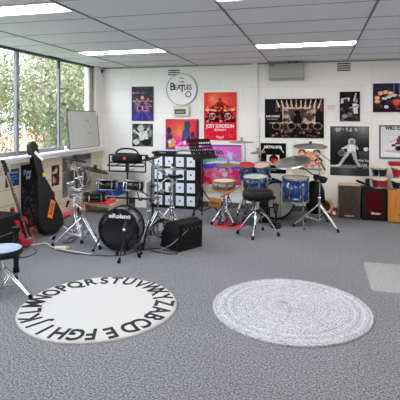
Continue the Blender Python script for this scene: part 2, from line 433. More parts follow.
def panel(name, label, cat, art, cx, cz, w, h, side='back', along=None, th=0.02, edge=None, group=None, frame=0.0, framemat=None):
    """picture hung on a wall. local frame: x right, z up, front -y"""
    if side == 'back': loc = (cx, YB, cz); rz = 0
    else: loc = (XL, cx, cz); rz = 90
    t = thing(name, label, cat, (loc[0], loc[1], loc[2]), (0, 0, rz), group)
    nx, nz = art.w, art.h
    vs = [(-w / 2 + w * i / nx, -th, h / 2 - h * j / nz) for j in range(nz + 1) for i in range(nx + 1)]
    fs = [(j * (nx + 1) + i, (j + 1) * (nx + 1) + i, (j + 1) * (nx + 1) + i + 1, j * (nx + 1) + i + 1) for j in range(nz) for i in range(nx)]
    mb = MB(); mb.add(vs, fs, 0)
    x0, x1, z0, z1 = -w / 2, w / 2, -h / 2, h / 2
    ev = [(x0, -th, z0), (x1, -th, z0), (x1, -th, z1), (x0, -th, z1), (x0, -.001, z0), (x1, -.001, z0), (x1, -.001, z1), (x0, -.001, z1)]
    mb.add(ev, [(0, 4, 5, 1), (1, 5, 6, 2), (2, 6, 7, 3), (3, 7, 4, 0), (4, 7, 6, 5)], 1)
    o = mb.build('print', [M['art'], edge or M['poster_edge']], t)
    ca = o.data.color_attributes.new('art', 'FLOAT_COLOR', 'CORNER')
    L_ = np.where(art.a <= .04045, art.a / 12.92, ((art.a + .055) / 1.055) ** 2.4).reshape(-1, 3)
    full = np.ones((len(o.data.loops), 4)); full[:nx * nz * 4, :3] = np.repeat(L_, 4, axis=0)
    ca.data.foreach_set('color', full.astype(np.float32).ravel())
    if frame:
        fm = MB().box(x0 - frame, -th - .008, z0 - frame, x0, -.001, z1 + frame).box(x1, -th - .008, z0 - frame, x1 + frame, -.001, z1 + frame)
        fm.box(x0, -th - .008, z0 - frame, x1, -.001, z0).box(x0, -th - .008, z1, x1, -.001, z1 + frame)
        fm.build('frame', framemat or M['poster_edge'], t)
    t['_th'] = th; t['_w'] = w; t['_h'] = h
    return t
def lettering(t, items, mats, name='lettering'):
    """items: (text, size, x(0..1), y(0..1 down), mi, bold, xs)"""
    w, h, th = t['_w'], t['_h'], t['_th']
    for it in items:
        txt, size, x, y, mi, bold, xs = it
        MB().text(txt, size, 0, T(-w / 2 + x * w, -th - .0012, h / 2 - y * h) @ RX(90), bold, 0.0008, 'CENTER', 0, xs).build(name, mats[mi], t)

# --- posters on the back wall
def bpos(name, label, cat, art, x0, z1, x1, z0, **k): return panel(name, label, cat, art, (x0 + x1) / 2, (z0 + z1) / 2, x1 - x0, z1 - z0, 'back', **k)
# purple drum kit poster
a = Art(44, 64, (40, 38, 50)); a.grad((58, 66, 70), (50, 40, 80)); a.specks(0, 0, 1, .35, 60, .04, [(80, 90, 90), (40, 48, 52), (100, 70, 90)], 2, .6)
a.specks(.06, .16, .66, .2, 26, .02, [(220, 110, 150), (240, 150, 170)], 77, .9)
for x in (.3, .7): a.glow(x, .68, .25, (236, 140, 170), .8)
a.glow(.2, .9, .4, (84, 76, 190), .8); a.glow(.85, .9, .4, (84, 76, 184), .8)
drumkit(a, .5, .55, .85, (60, 50, 90), (220, 160, 190), (230, 170, 110))
for x0 in (.42, .5, .58): a.line(x0, .7, .1 + (x0 - .42) * 5, .98, .02, (90, 70, 220), .8)
a.specks(.05, .3, .95, .75, 110, .03, [(210, 190, 170), (70, 60, 90), (150, 100, 120), (40, 40, 50), (90, 80, 110)], 79, .6); a.ell(.5, .32, .06, .05, (210, 190, 150)); a.line(.2, .42, .8, .42, .015, (220, 140, 90), .8); a.grain(.12)
t = bpos('poster', 'tall dark poster of a drum kit lit purple, nearest the window corner', 'poster', a, -3.18, 2.05, -2.78, 1.45, th=.025)
# black and white photo below it
a = Art(42, 40, (90, 92, 92)); a.specks(0, 0, 1, 1, 70, .08, [(40, 42, 42), (150, 150, 148), (70, 72, 72), (25, 25, 26)], 5, .8)
a.ell(.42, .22, .15, .15, (190, 190, 186)); a.poly([(.3, .4), (.7, .3), (.8, .7), (.35, .75)], (205, 204, 200))
a.ell(.2, .8, .2, .16, (60, 60, 60)); a.ell(.2, .8, .16, .12, (215, 214, 210)); a.ell(.7, .82, .22, .15, (30, 30, 30)); a.line(.1, .3, .5, .6, .03, (220, 220, 216)); a.line(.8, .2, .55, .55, .02, (225, 225, 220)); a.grain(.1)
bpos('poster', 'small black and white photo print of a drummer under the purple poster', 'poster', a, -3.18, 1.4, -2.79, 1.0, th=.006)
# orange band poster
a = Art(60, 52, (226, 90, 60)); a.grad((216, 60, 66), (190, 40, 120)); a.glow(.45, .45, .5, (250, 170, 60), .9); a.glow(.5, .8, .4, (250, 70, 190), .95)
a.specks(.2, .6, .8, .98, 60, .04, [(250, 120, 210), (120, 50, 170), (230, 50, 140), (250, 190, 210)], 3)
a.ell(.66, .2, .1, .15, (70, 74, 96)); a.poly([(.55, .33), (.72, .33), (.76, .7), (.48, .7)], (52, 58, 110)); a.ell(.6, .5, .1, .2, (80, 90, 150), .8)
a.ell(.1, .38, .07, .12, (60, 44, 70)); a.poly([(.04, .5), (.2, .5), (.26, .95), (.02, .95)], (70, 50, 120)); a.poly([(.06, .7), (.25, .62), (.3, .9), (.1, .95)], (235, 190, 90), .8)
a.ell(.82, .5, .06, .09, (80, 40, 60)); a.poly([(.76, .58), (.92, .58), (.95, .95), (.74, .95)], (150, 40, 70)); a.rect(.93, .03, 1, .9, (50, 40, 60), .7)
a.ell(.12, .76, .04, .05, (245, 240, 235)); a.ell(.58, .78, .04, .06, (245, 240, 245)); a.rect(.3, .9, .95, 1, (225, 225, 235), .8); a.grain(.08)
bpos('poster', 'orange and magenta painted poster of musicians under the thermostat box', 'poster', a, -2.55, 1.48, -1.96, .96, th=.02)
# red drummer poster
a = Art(50, 70, (222, 40, 56)); a.grad((236, 70, 50), (226, 30, 60), 0, 0, 1, .62); a.glow(.5, .25, .5, (255, 170, 110), .9); a.glow(.25, .12, .25, (255, 200, 140), .6)
a.poly([(.4, .2), (.6, .2), (.64, .42), (.36, .42)], (150, 20, 34)); a.ell(.5, .16, .055, .05, (190, 50, 50)); a.line(.4, .24, .22, .34, .03, (190, 40, 46)); a.line(.6, .24, .8, .32, .03, (190, 40, 46))
a.line(.44, .42, .4, .6, .045, (60, 10, 20)); a.line(.56, .42, .6, .6, .045, (60, 10, 20)); a.rect(.03, .56, .97, .63, (40, 8, 16), .8)
for x in (.26, .74): a.ell(x, .49, .15, .11, (50, 10, 20)); a.ell(x, .49, .11, .08, (214, 120, 110)); a.ell(x, .49, .06, .04, (120, 30, 40))
for x, y_ in ((.12, .36), (.3, .38), (.7, .38), (.88, .36)): a.ell(x, y_, .1, .02, (250, 190, 130))
a.specks(.03, .3, .97, .62, 120, .028, [(70, 10, 22), (240, 130, 100), (30, 6, 14), (180, 30, 40), (255, 200, 160)], 9, .7)
for x in (.26, .74): a.ell(x, .5, .13, .1, (40, 8, 16)); a.ell(x, .5, .1, .075, (226, 150, 140)); a.specks(x - .06, .45, x + .06, .55, 10, .03, [(150, 30, 40), (60, 20, 26)], 3)
a.rect(0, .63, 1, 1, (224, 30, 58)); a.specks(.05, .8, .95, .97, 30, .03, [(240, 70, 90), (200, 20, 46)], 8, .7); a.grain(.06)
t = bpos('poster', 'bright red poster of a masked drummer with white lettering', 'poster', a, -1.865, 1.93, -1.31, 1.13, th=.02, edge=M['red'])
lettering(t, [('JOEY JORDISON', .083, .5, .71, 0, .002, .8), ('SLIPKNOT', .045, .5, .79, 0, .001, 1), ('Pearl', .06, .5, .94, 0, .001, 1)], [M['whitepaint']])
# pink graffiti board
a = Art(58, 72, (222, 130, 200)); a.grad((232, 120, 205), (206, 100, 190), 0, 0, 1, .35); a.grad((150, 190, 190), (110, 110, 200), 0, .28, 1, .5)
a.ell(.25, .33, .3, .1, (120, 190, 180), .9); a.ell(.6, .4, .5, .07, (236, 236, 246), .9); a.ell(.45, .46, .5, .07, (90, 80, 200), .9); a.rect(0, .52, 1, .84, (226, 50, 100)); a.ell(.3, .6, .3, .1, (240, 110, 140), .9)
a.ell(.6, .7, .4, .08, (240, 90, 170), .8); a.poly([(.66, .12), (.8, .16), (.76, .32), (.64, .26)], (190, 220, 245)); a.rect(0, .84, 1, 1, (226, 218, 206)); a.specks(0, .5, .9, .86, 30, .06, [(240, 60, 120), (250, 150, 190), (190, 30, 80), (240, 220, 235)], 12, .7)
a.rect(0, 0, 1, .03, (90, 70, 160)); a.specks(.05, .05, .95, .3, 20, .06, [(236, 150, 215), (214, 110, 196)], 4, .7); a.grain(.04)
t = bpos('poster', 'large pink and purple graffiti style board standing behind the hi-hat', 'poster', a, -1.9, 1.05, -1.23, .25, th=.02, edge=mat('pink_edge', (214, 110, 180), .6))
lettering(t, [('TERS', .09, .42, .16, 0, .003, .9)], [M['ink']])
# large concert kit poster
a = Art(92, 64, (16, 14, 18)); a.grad((30, 26, 34), (14, 12, 16))
for i in range(10):
    x = .2 + i * .084; a.line(x, .02, x + (.5 - x) * .12 + .01, .2 + .03 * (i % 2), .004, (255, 236, 214), .9, .016); a.line(x, .12, x + .005, .3, .016, (190, 120, 90), .45, .022)
a.rect(.3, .22, .86, .62, (196, 180, 168)); a.rect(.325, .26, .835, .58, (74, 60, 60)); a.specks(.33, .27, .83, .57, 60, .035, [(150, 130, 120), (60, 46, 46), (206, 190, 176), (110, 80, 70)], 21)
a.ell(.56, .36, .05, .07, (10, 8, 10)); a.poly([(.5, .42), (.62, .42), (.64, .75), (.48, .75)], (14, 12, 14))
a.specks(.1, .6, .95, .98, 130, .02, [(120, 84, 66), (60, 46, 46), (180, 150, 130), (30, 24, 28)], 22)
for x in (.2, .46, .67, .9): a.ell(x, .7, .075, .09, (150, 120, 100)); a.ell(x, .7, .062, .075, (14, 12, 16))
for x in (.14, .28, .4, .74, .84): a.ell(x, .62, .06, .014, (214, 176, 140))
a.grain(.1)
t = bpos('poster', 'wide dark concert poster with a drum kit under rows of spotlights', 'poster', a, -.84, 1.81, .09, 1.18, th=.02)
lettering(t, [('EXPLORERS', .042, .14, .45, 0, .001, 1), ('drum collection', .026, .13, .52, 0, 0, 1)], [M['whitepaint']])
# small black and white poster
a = Art(36, 54, (26, 24, 28)); a.specks(0, .2, 1, 1, 60, .08, [(70, 68, 72), (20, 18, 20), (110, 108, 112), (50, 46, 52)], 31); a.poly([(.05, .22), (.5, .2), (.45, .34), (.04, .4)], (214, 212, 214)); a.ell(.3, .3, .12, .07, (60, 56, 60)); a.poly([(.2, .34), (.45, .34), (.5, .62), (.15, .62)], (36, 32, 36))
a.ell(.78, .3, .12, .08, (150, 146, 150)); a.poly([(.62, .4), (.92, .42), (.88, .74), (.7, .74)], (226, 224, 226)); a.line(.7, .28, .8, .08, .03, (226, 222, 224)); a.line(.5, .55, .95, .48, .03, (170, 166, 170)); a.ell(.25, .84, .14, .08, (150, 146, 150)); a.ell(.5, .78, .14, .08, (110, 106, 110)); a.ell(.5, .93, .3, .05, (40, 36, 40)); a.grain(.12)
bpos('poster', 'small upright black and white concert poster beside the wall switch', 'poster', a, .33, 1.91, .63, 1.45, th=.02)
# colourful kit poster at right edge
a = Art(70, 46, (34, 32, 44)); a.grad((44, 50, 74), (40, 26, 34)); a.specks(0, .2, .9, .8, 120, .035, [(90, 50, 44), (60, 40, 50), (40, 30, 40), (120, 70, 56)], 41)
for x, y_ in ((.18, .34), (.3, .3), (.1, .5), (.42, .34), (.1, .63), (.85, .33)): a.ell(x, y_, .07, .07, (236, 160, 110)); a.ell(x, y_, .045, .045, (250, 200, 150))
for x, y_ in ((.28, .52), (.38, .47), (.5, .42), (.68, .42), (.8, .5), (.9, .6), (.7, .6)): a.ell(x, y_, .07, .05, (214, 210, 224))
a.ell(.55, .66, .08, .1, (226, 80, 60)); a.rect(.5, .58, .6, .66, (236, 110, 90)); a.ell(.32, .82, .05, .06, (230, 226, 236)); a.rect(.48, .0, .52, .4, (110, 130, 170), .8); a.rect(.62, 0, .68, .35, (120, 140, 180), .7); a.rect(.55, .85, .8, .92, (190, 40, 60)); a.grain(.1)
bpos('poster', 'colour poster of a sprawling drum kit high at the right edge', 'poster', a, .82, 2.03, 1.42, 1.59, th=.02)
# black and white singer poster
a = Art(58, 78, (48, 48, 50)); a.grad((66, 66, 68), (24, 24, 26), 0, 0, 1, .62); a.glow(.85, .03, .5, (190, 190, 190), .7); a.glow(.2, .06, .35, (150, 150, 150), .5)
a.rect(0, .61, 1, .78, (24, 24, 25)); a.rect(0, .78, 1, .84, (120, 120, 120)); a.rect(0, .84, 1, 1, (56, 56, 58)); a.glow(.4, .92, .3, (150, 150, 150), .5); a.rect(0, .8, .25, .82, (220, 220, 220))
a.specks(.12, .04, .75, .1, 34, .022, [(220, 220, 220), (180, 180, 180)], 78, .8); a.ell(.3, .54, .09, .06, (130, 128, 126)); a.ell(.3, .54, .07, .045, (80, 78, 78)); a.rect(.74, .5, .98, .6, (70, 70, 70)); a.rect(.75, .62, .98, .8, (64, 64, 64)); a.ell(.92, .46, .06, .04, (226, 226, 226))
a.ell(.56, .31, .095, .07, (190, 188, 186)); a.ell(.57, .325, .055, .045, (130, 126, 124)); a.poly([(.45, .37), (.65, .37), (.66, .52), (.44, .52)], (236, 235, 232)); a.line(.47, .4, .33, .45, .026, (205, 203, 200)); a.line(.64, .4, .7, .45, .03, (200, 198, 196)); a.line(.7, .45, .62, .38, .02, (200, 198, 196))
a.poly([(.45, .5), (.56, .5), (.38, .68), (.28, .79), (.2, .79)], (190, 189, 186)); a.poly([(.54, .5), (.66, .5), (.7, .68), (.82, .82), (.74, .83), (.6, .66)], (176, 175, 172)); a.poly([(.16, .78), (.28, .77), (.26, .81), (.14, .81)], (220, 218, 216)); a.poly([(.72, .82), (.84, .82), (.84, .85), (.7, .85)], (30, 30, 30)); a.line(.44, .44, .3, .46, .008, (230, 230, 230))
a.grain(.07)
t = bpos('poster', 'large black and white poster of a singer in a wide-legged stance on stage', 'poster', a, .185, 1.37, .765, .6, th=.012, edge=M['white'])
lettering(t, [('Wish You', .05, .86, .69, 0, .001, .8), ('Live', .055, .88, .78, 0, .001, .9)], [mat('silver_ink', (214, 214, 214), .6)])
# framed white drummer poster right
a = Art(66, 60, (226, 226, 230)); a.grad((216, 218, 222), (236, 236, 240)); a.ell(.5, .8, .4, .05, (196, 192, 196)); drumkit(a, .5, .62, .55, (34, 32, 38), (150, 90, 84), (150, 110, 90)); a.ell(.44, .34, .035, .04, (40, 30, 30)); a.poly([(.38, .38), (.5, .38), (.5, .58), (.38, .58)], (120, 60, 60)); a.grain(.02)
t = bpos('poster', 'white poster of a drummer in a grey frame above the hand drums', 'poster', a, .93, 1.37, 1.53, .9, th=.015, frame=.02, framemat=mat('grey_frame', (96, 100, 112), .4))
lettering(t, [('WILL CALHOUN', .062, .5, .06, 0, .003, 1)], [M['ink']])
# black band poster w/ white portrait
a = Art(46, 54, (14, 14, 16)); a.rect(.24, .38, .74, .78, (232, 228, 226)); a.rect(.24, .72, .74, .78, (40, 38, 40)); a.ell(.52, .53, .17, .14, (30, 24, 28)); a.ell(.55, .58, .13, .12, (196, 30, 40)); a.ell(.58, .66, .09, .05, (220, 180, 60)); a.specks(.42, .48, .66, .7, 16, .03, [(30, 20, 24), (230, 60, 50), (240, 160, 60)], 51); a.rect(.35, .47, .7, .5, (20, 18, 22))
a.rect(.36, .83, .8, .86, (214, 214, 214)); a.rect(.36, .89, .62, .91, (190, 190, 190))
a.line(.05, .28, .2, .13, .012, (240, 240, 240), 1, .02); a.line(.9, .3, .76, .13, .012, (240, 240, 240), 1, .02)
t = bpos('poster', 'black poster with white band lettering and a red painted face', 'poster', a, -.91, 1.09, -.5, .6, th=.012)
lettering(t, [('METALLICA', .056, .49, .13, 0, .003, 1.0)], [M['whitepaint']])
# caricature poster (plain faces)
a = Art(50, 52, (224, 214, 194)); a.grad((228, 220, 204), (222, 210, 184))
for x, y_, c, hcol in ((.28, .36, (226, 150, 120), (60, 50, 50)), (.74, .36, (226, 140, 112), (70, 50, 44)), (.5, .42, (240, 160, 120), (220, 120, 80)), (.4, .7, (226, 140, 120), (50, 60, 70)), (.62, .68, (232, 150, 124), (90, 150, 160)), (.8, .62, (224, 120, 100), (80, 60, 60))):
    a.ell(x, y_ - .05, .12, .11, hcol); a.ell(x, y_, .1, .11, c); a.ell(x - .035, y_ - .02, .018, .018, (250, 250, 245)); a.ell(x + .035, y_ - .02, .018, .018, (250, 250, 245)); a.rect(x - .04, y_ + .04, x + .04, y_ + .055, (130, 30, 40))
a.rect(.2, .8, .9, .86, (40, 150, 160), .9); a.line(.5, .3, .62, .5, .04, (240, 160, 120)); a.ell(.22, .78, .08, .06, (30, 120, 90)); a.grain(.04)
bpos('poster', 'cream cartoon poster of a group of faces behind the cymbals', 'poster', a, -.39, 1.1, .11, .6, th=.008, edge=M['cream'])
# --- left wall
def lpos(name, label, cat, art, y0, z1, y1, z0, **k): return panel(name, label, cat, art, (y0 + y1) / 2, (z0 + z1) / 2, y1 - y0, z1 - z0, 'left', **k)
a = Art(30, 26, (38, 58, 110)); a.rect(.1, .15, .9, .25, (150, 190, 220), .7); a.rect(.1, .4, .8, .45, (120, 150, 200), .7); a.rect(.1, .55, .85, .6, (120, 150, 200), .7); a.rect(.1, .7, .6, .75, (90, 170, 190), .7); a.grain(.06)
lpos('poster', 'small navy blue notice under the window sill left of the guitar case', 'poster', a, 4.8, .85, 5.06, .63, th=.004)
a = Art(40, 80, (18, 17, 22)); a.specks(0, .35, 1, .75, 60, .07, [(40, 52, 74), (60, 60, 70), (24, 22, 30), (84, 90, 104)], 61); a.specks(0, .7, 1, 1, 60, .07, [(80, 56, 48), (40, 30, 30), (110, 84, 70), (24, 20, 22)], 62); a.grain(.1)
t = lpos('poster', 'tall black band banner on the cream wall behind the guitar case', 'poster', a, 5.1, .88, 5.52, .02, th=.006)
lettering(t, [('Pray', .09, .3, .12, 0, .002, 1), ('for', .08, .35, .2, 0, .002, 1)], [mat('pale_ink', (180, 190, 210), .6)])
a = Art(26, 26, (40, 34, 40)); a.specks(0, 0, 1, 1, 40, .1, [(220, 130, 40), (230, 190, 120), (40, 60, 90), (90, 40, 30)], 63); a.grain(.1)
a = Art(22, 34, (40, 34, 40)); a.specks(0, 0, 1, 1, 30, .13, [(220, 130, 40), (240, 200, 130), (40, 70, 110), (110, 50, 30), (30, 40, 60)], 63); a.ell(.5, .3, .2, .12, (230, 180, 130)); a.grain(.08)
lpos('poster', 'small orange and blue postcard print between guitar case and drum kit', 'poster', a, 5.8, .80, 6.0, .5, th=.004)
a = Art(60, 50, (128, 126, 122)); a.specks(0, 0, 1, 1, 60, .12, [(96, 94, 92), (150, 148, 144), (84, 82, 82), (170, 168, 160)], 64, .7); a.ell(.35, .3, .1, .12, (186, 182, 176)); a.ell(.35, .6, .16, .25, (70, 68, 70)); a.ell(.7, .35, .1, .12, (176, 172, 166)); a.ell(.7, .65, .15, .25, (92, 90, 92)); a.grain(.08)
lpos('poster', 'large grey photographic poster on the left wall behind the electronic kit', 'poster', a, 6.08, .9, 6.97, .28, th=.004, edge=M['grey_plastic'])

# --- drum shaped band clock
t = thing('drumhead_sign', 'round white bass drum head sign with black band lettering high on the wall', 'sign', (-2.26, YB, 1.99))
rd = .275
MB().lathe([(0, .001), (rd - .01, .001), (rd - .01, .025), (0, .025)], 64, 0, False, RX(90)).build('face', M['whitepaint'], t)
MB().lathe([(rd - .012, .0), (rd, .0), (rd, .036), (rd - .012, .036)], 64, 0, False, RX(90), closed=True).build('rim', M['unit_grey'], t)
Z = lambda x, z: T(x, -.0265, z) @ RX(90)
for args in (('THE', .05, 0, Z(.0, .125), .001), ('DRUMS', .022, 0, Z(.0, .19), .001)): MB().text(*args).build('lettering', M['ink'], t)
lm = MB()
lm.text('B', .18, 0, Z(-.165, .045), .004, xs=.9); lm.text('EA', .12, 0, Z(-.075, .032), .0025, xs=.85); lm.text('T', .18, 0, Z(.01, .01), .003); lm.text('LES', .12, 0, Z(.11, .032), .0025, xs=.85)
lm.build('lettering', M['ink'], t)
MB().lathe([(.038, .026), (.052, .026), (.052, .03), (.038, .03)], 32, 0, False, T(.12, 0, -.085) @ RX(90), closed=True).build('ring_mark', M['ink'], t)
# thermostat box
t = thing('control_box', 'cream wall control box with a dark window below the round sign', 'wall box', (-2.26, YB, 1.62))
MB().box(-.14, -.07, -.085, .14, -.001, .085).build('casing', M['offwhite'], t, .008)
MB().box(-.11, -.076, -.055, .085, -.0705, .03).build('window', M['dark_grey'], t)
MB().box(-.08, -.079, -.025, .06, -.0765, -.01).build('scale_strip', M['grey_plastic'], t)
# wall vents
def vent(x0, x1, z0, z1, nb, label):
    t = thing('wall_vent', label, 'vent', ((x0 + x1) / 2, YB, (z0 + z1) / 2)); w = (x1 - x0) / 2; h = (z1 - z0) / 2
    for i in range(nb):
        z = -h + (i + .5) * 2 * h / nb
        MB().box(-w, -.006, z - h / nb * .55, w, -.001, z + h / nb * .55).build('slot', M['dark_grey'], t)
vent(-2.51, -2.3, 2.23, 2.34, 3, 'dark slotted vent partly behind the round band sign')
vent(.29, .49, 2.23, 2.37, 4, 'dark four-slot wall vent near the ceiling, right of the grey unit')
# aircon
t = thing('air_conditioner', 'grey boxy wall unit mounted under the ceiling', 'wall unit', (-.49, YB, 2.24))
MB().box(-.275, -.17, -.13, .275, -.001, .125).build('casing', M['unit_grey'], t, .012)
MB().box(-.265, -.175, -.115, .265, -.171, -.108).build('seam', M['dark_grey'], t)
MB().box(-.26, -.174, .095, -.17, -.171, .11).build('badge', M['ink'], t)
MB().ball((0, -.172, -.07), .012).build('knob', M['bronze'], t)
MB().box(.03, -.1, .13, .05, -.08, .16).box(.15, -.1, .13, .17, -.08, .16).box(.03, -.1, .145, .17, -.08, .153).build('bracket', M['dark_grey'], t)
tag(MB().box(.145, YB - .014, 1.63, .265, YB - .001, 1.705).box(.18, YB - .018, 1.65, .195, YB - .014, 1.685).box(.22, YB - .018, 1.65, .235, YB - .014, 1.685).build('wall_switch', M['offwhite'], None, .003),
    'cream double light switch plate left of the small concert poster', 'switch')

# ------------------------------------------------------------------ left window sill items
t = thing('whiteboard', 'small whiteboard with faint writing leaning on the window sill', 'whiteboard', (XL + .06, 6.68, SILL + .03), (-5, 0, 90))
wbm = mat('whiteboard_face', (188, 190, 188), .25)
MB().box(-.48, -.006, .01, .48, .006, .6).build('panel', wbm, t)
MB().box(-.49, -.01, 0, .49, .01, .012).box(-.49, -.01, .598, .49, .01, .61).box(-.49, -.01, .012, -.478, .01, .598).box(.478, -.01, .012, .49, .01, .598).build('frame', M['dark_grey'], t)
g = random.Random(3); mk = mat('marker', (120, 130, 140), .6)
wr = [(g.choice(['E', 'A', 'G', 'D']), .04, -.40 + g.uniform(0, .03), .52 - k * .05) for k in range(9)] + [('Cmaj', .06, .1, .45), ('G7', .06, .2, .35), ('C D G Em', .05, .15, .24)]
for tx, sz, x, z in wr: MB().text(tx, sz, 0, T(x, -.0072, z) @ RX(90), 0, .0003).build('writing', mk, t)
t = thing('tape_dispenser', 'small white bottle with dark cap on the sill left of the whiteboard', 'bottle', (XL + .05, 6.1, SILL + .03))
MB().lathe([(0, 0), (.022, 0), (.022, .05), (.01, .065), (.01, .07)], 16).build('body', M['whitepaint'], t); MB().cyl((0, 0, .07), (0, 0, .085), .012).build('cap', M['dark_grey'], t)
t.name = 'glue_bottle'

# ------------------------------------------------------------------ rugs and mats
def alphabet_rug():
    cx, cy, rr = -1.69, 3.27, .615
    t = thing('alphabet_rug', 'round white rug ringed with black alphabet letters', 'rug', (cx, cy, 0))
    g = random.Random(4); n = 180; mb = MB(); ph = [g.uniform(0, 6) for _ in range(4)]
    ring = []
    rads = [0, .1, .2, .3, .4, .5, .57, .6, rr]
    vs = [(0, 0, .016)]; fs = []
    for k, r in enumerate(rads[1:]):
        for i in range(n):
            a_ = 2 * PI * i / n
            q = r * (1 + (.006 * math.sin(3 * a_ + ph[0]) + .004 * math.sin(7 * a_ + ph[1]) + g.uniform(-.002, .002)) * (r / rr))
            vs.append((q * math.cos(a_), q * math.sin(a_), .0165 if r < .61 else .010))
    for i in range(n): fs.append((0, 1 + i, 1 + (i + 1) % n))
    K = len(rads) - 1
    for k in range(K - 1):
        for i in range(n):
            j = (i + 1) % n; fs.append((1 + k * n + i, 1 + (k + 1) * n + i, 1 + (k + 1) * n + j, 1 + k * n + j))
    base = len(vs)
    for i in range(n):
        v = vs[1 + (K - 1) * n + i]; vs.append((v[0], v[1], .001))
    for i in range(n):
        j = (i + 1) % n; fs.append((1 + (K - 1) * n + i, base + i, base + j, 1 + (K - 1) * n + j))
    mb.add(vs, fs, 0, True)
    mb.build('pile', mat('rug_cotton', (198, 197, 196), .95, noise=.04, nscale=60, bump=.8, bscale=120), t)
    ink = mat('rug_black', (30, 32, 40), .95, noise=.2, nscale=80)
    for i, ch in enumerate('ABCDEFGHIJKLMNOPQRSTUVWXYZ'):
        a_ = R(2 - i * 360 / 26 + g.uniform(-1.2, 1.2)); rad = .505 + g.uniform(-.008, .008)
        L = MB().text(ch, .215, 0, T(rad * math.cos(a_), rad * math.sin(a_), .0178) @ RZ(math.degrees(a_) - 90 + g.uniform(-7, 7)), .0055, .0012, xs=.76)
        L.build('letter', ink, t)
alphabet_rug()
def braided_rug():
    rr, rings, n = .612, 26, 300
    t = thing('braided_rug', 'round grey and white braided rug, right of the alphabet rug', 'rug', (-.21, 3.615, 0))
    prof = []; w = rr / rings
    g = random.Random(5)
    vs = []; fs = []; per = 6
    for i in range(n):
        a_ = 2 * PI * i / n; c, s_ = math.cos(a_), math.sin(a_)
        for k in range(rings * per + 1):
            r = rr * k / (rings * per); u = (k % per) / per; ring_i = k // per
            hz = .012 + .011 * (1 - r / rr) ** 2 + .006 * abs(math.sin(PI * u)) * (0.75 + .25 * math.sin(a_ * max(6, ring_i * 7) + ring_i))
            rj = r * (1 + .004 * math.sin(4 * a_ + ring_i * .3))
            vs.append((rj * c, rj * s_, hz))
    K = rings * per + 1
    for i in range(n):
        j = (i + 1) % n
        for k in range(K - 1): fs.append((i * K + k, i * K + k + 1, j * K + k + 1, j * K + k))
    b = len(vs)
    for i in range(n):
        v = vs[i * K + K - 1]; vs.append((v[0], v[1], .001))
    for i in range(n):
        j = (i + 1) % n; fs.append((i * K + K - 1, b + i, b + j, j * K + K - 1))
    m = bpy.data.materials.new('braided_cotton'); m.use_nodes = True; nt = m.node_tree; bs = nt.nodes['Principled BSDF']; L = nt.links.new
    tc = nt.nodes.new('ShaderNodeTexCoord'); n1 = nt.nodes.new('ShaderNodeTexNoise'); n1.inputs['Scale'].default_value = 95; n1.inputs['Detail'].default_value = 2
    cr = nt.nodes.new('ShaderNodeValToRGB'); e = cr.color_ramp.elements
    e[0].position = .28; e[0].color = rgb((116, 124, 146)); e[1].position = .56; e[1].color = rgb((206, 206, 212))
    ln = nt.nodes.new('ShaderNodeVectorMath'); ln.operation = 'LENGTH'; mu = nt.nodes.new('ShaderNodeMath'); mu.operation = 'MULTIPLY'; mu.inputs[1].default_value = 2 * PI / w
    si = nt.nodes.new('ShaderNodeMath'); si.operation = 'COSINE'; mr = nt.nodes.new('ShaderNodeMapRange'); mr.inputs['From Min'].default_value = -1; mr.inputs['To Min'].default_value = 1.0; mr.inputs['To Max'].default_value = .8
    mx = nt.nodes.new('ShaderNodeMix'); mx.data_type = 'RGBA'; mx.blend_type = 'MULTIPLY'; mx.inputs['Factor'].default_value = 1
    L(tc.outputs['Object'], n1.inputs['Vector']); L(n1.outputs['Fac'], cr.inputs['Fac']); L(tc.outputs['Object'], ln.inputs[0]); L(ln.outputs['Value'], mu.inputs[0]); L(mu.outputs[0], si.inputs[0]); L(si.outputs[0], mr.inputs['Value'])
    n3 = nt.nodes.new('ShaderNodeTexNoise'); n3.noise_dimensions = '1D'; n3.inputs['Scale'].default_value = 28; n3.inputs['Detail'].default_value = 1
    m3 = nt.nodes.new('ShaderNodeMapRange'); m3.inputs['From Min'].default_value = .3; m3.inputs['From Max'].default_value = .7; m3.inputs['To Min'].default_value = .84; m3.inputs['To Max'].default_value = 1.04
    mm = nt.nodes.new('ShaderNodeMath'); mm.operation = 'MULTIPLY'
    L(ln.outputs['Value'], n3.inputs['W']); L(n3.outputs['Fac'], m3.inputs['Value']); L(m3.outputs['Result'], mm.inputs[0]); L(mr.outputs['Result'], mm.inputs[1])
    L(cr.outputs['Color'], mx.inputs['A']); L(mm.outputs[0], mx.inputs['B']); L(mx.outputs['Result'], bs.inputs['Base Color']); bs.inputs['Roughness'].default_value = .95
    MB().add(vs, fs, 0, True).build('braid', m, t)
    MB().ball((-.05, .03, .03), .028, 12, 0, (1.3, .6, .12)).build('centre_knot', mat('blue_grey_yarn', (140, 144, 156), .9), t)
    MB().ball((.09, -.04, .028), .05, 12, 0, (1.1, .3, .06)).build('worn_spot', mat('tan_yarn', (190, 188, 186), .95), t)
braided_rug()
# clear floor protector
t = thing('floor_mat', 'clear plastic chair mat lying on the carpet at the right edge', 'mat', (.45, 4.15, 0))
cm = MB(); out = [(.03, 0), (.0, .03), (0, .76), (.03, .8), (1.2, .8), (1.2, 0)]
cm.prism(out, .001, .006).build('sheet', M['clear_plastic'], t, .001)

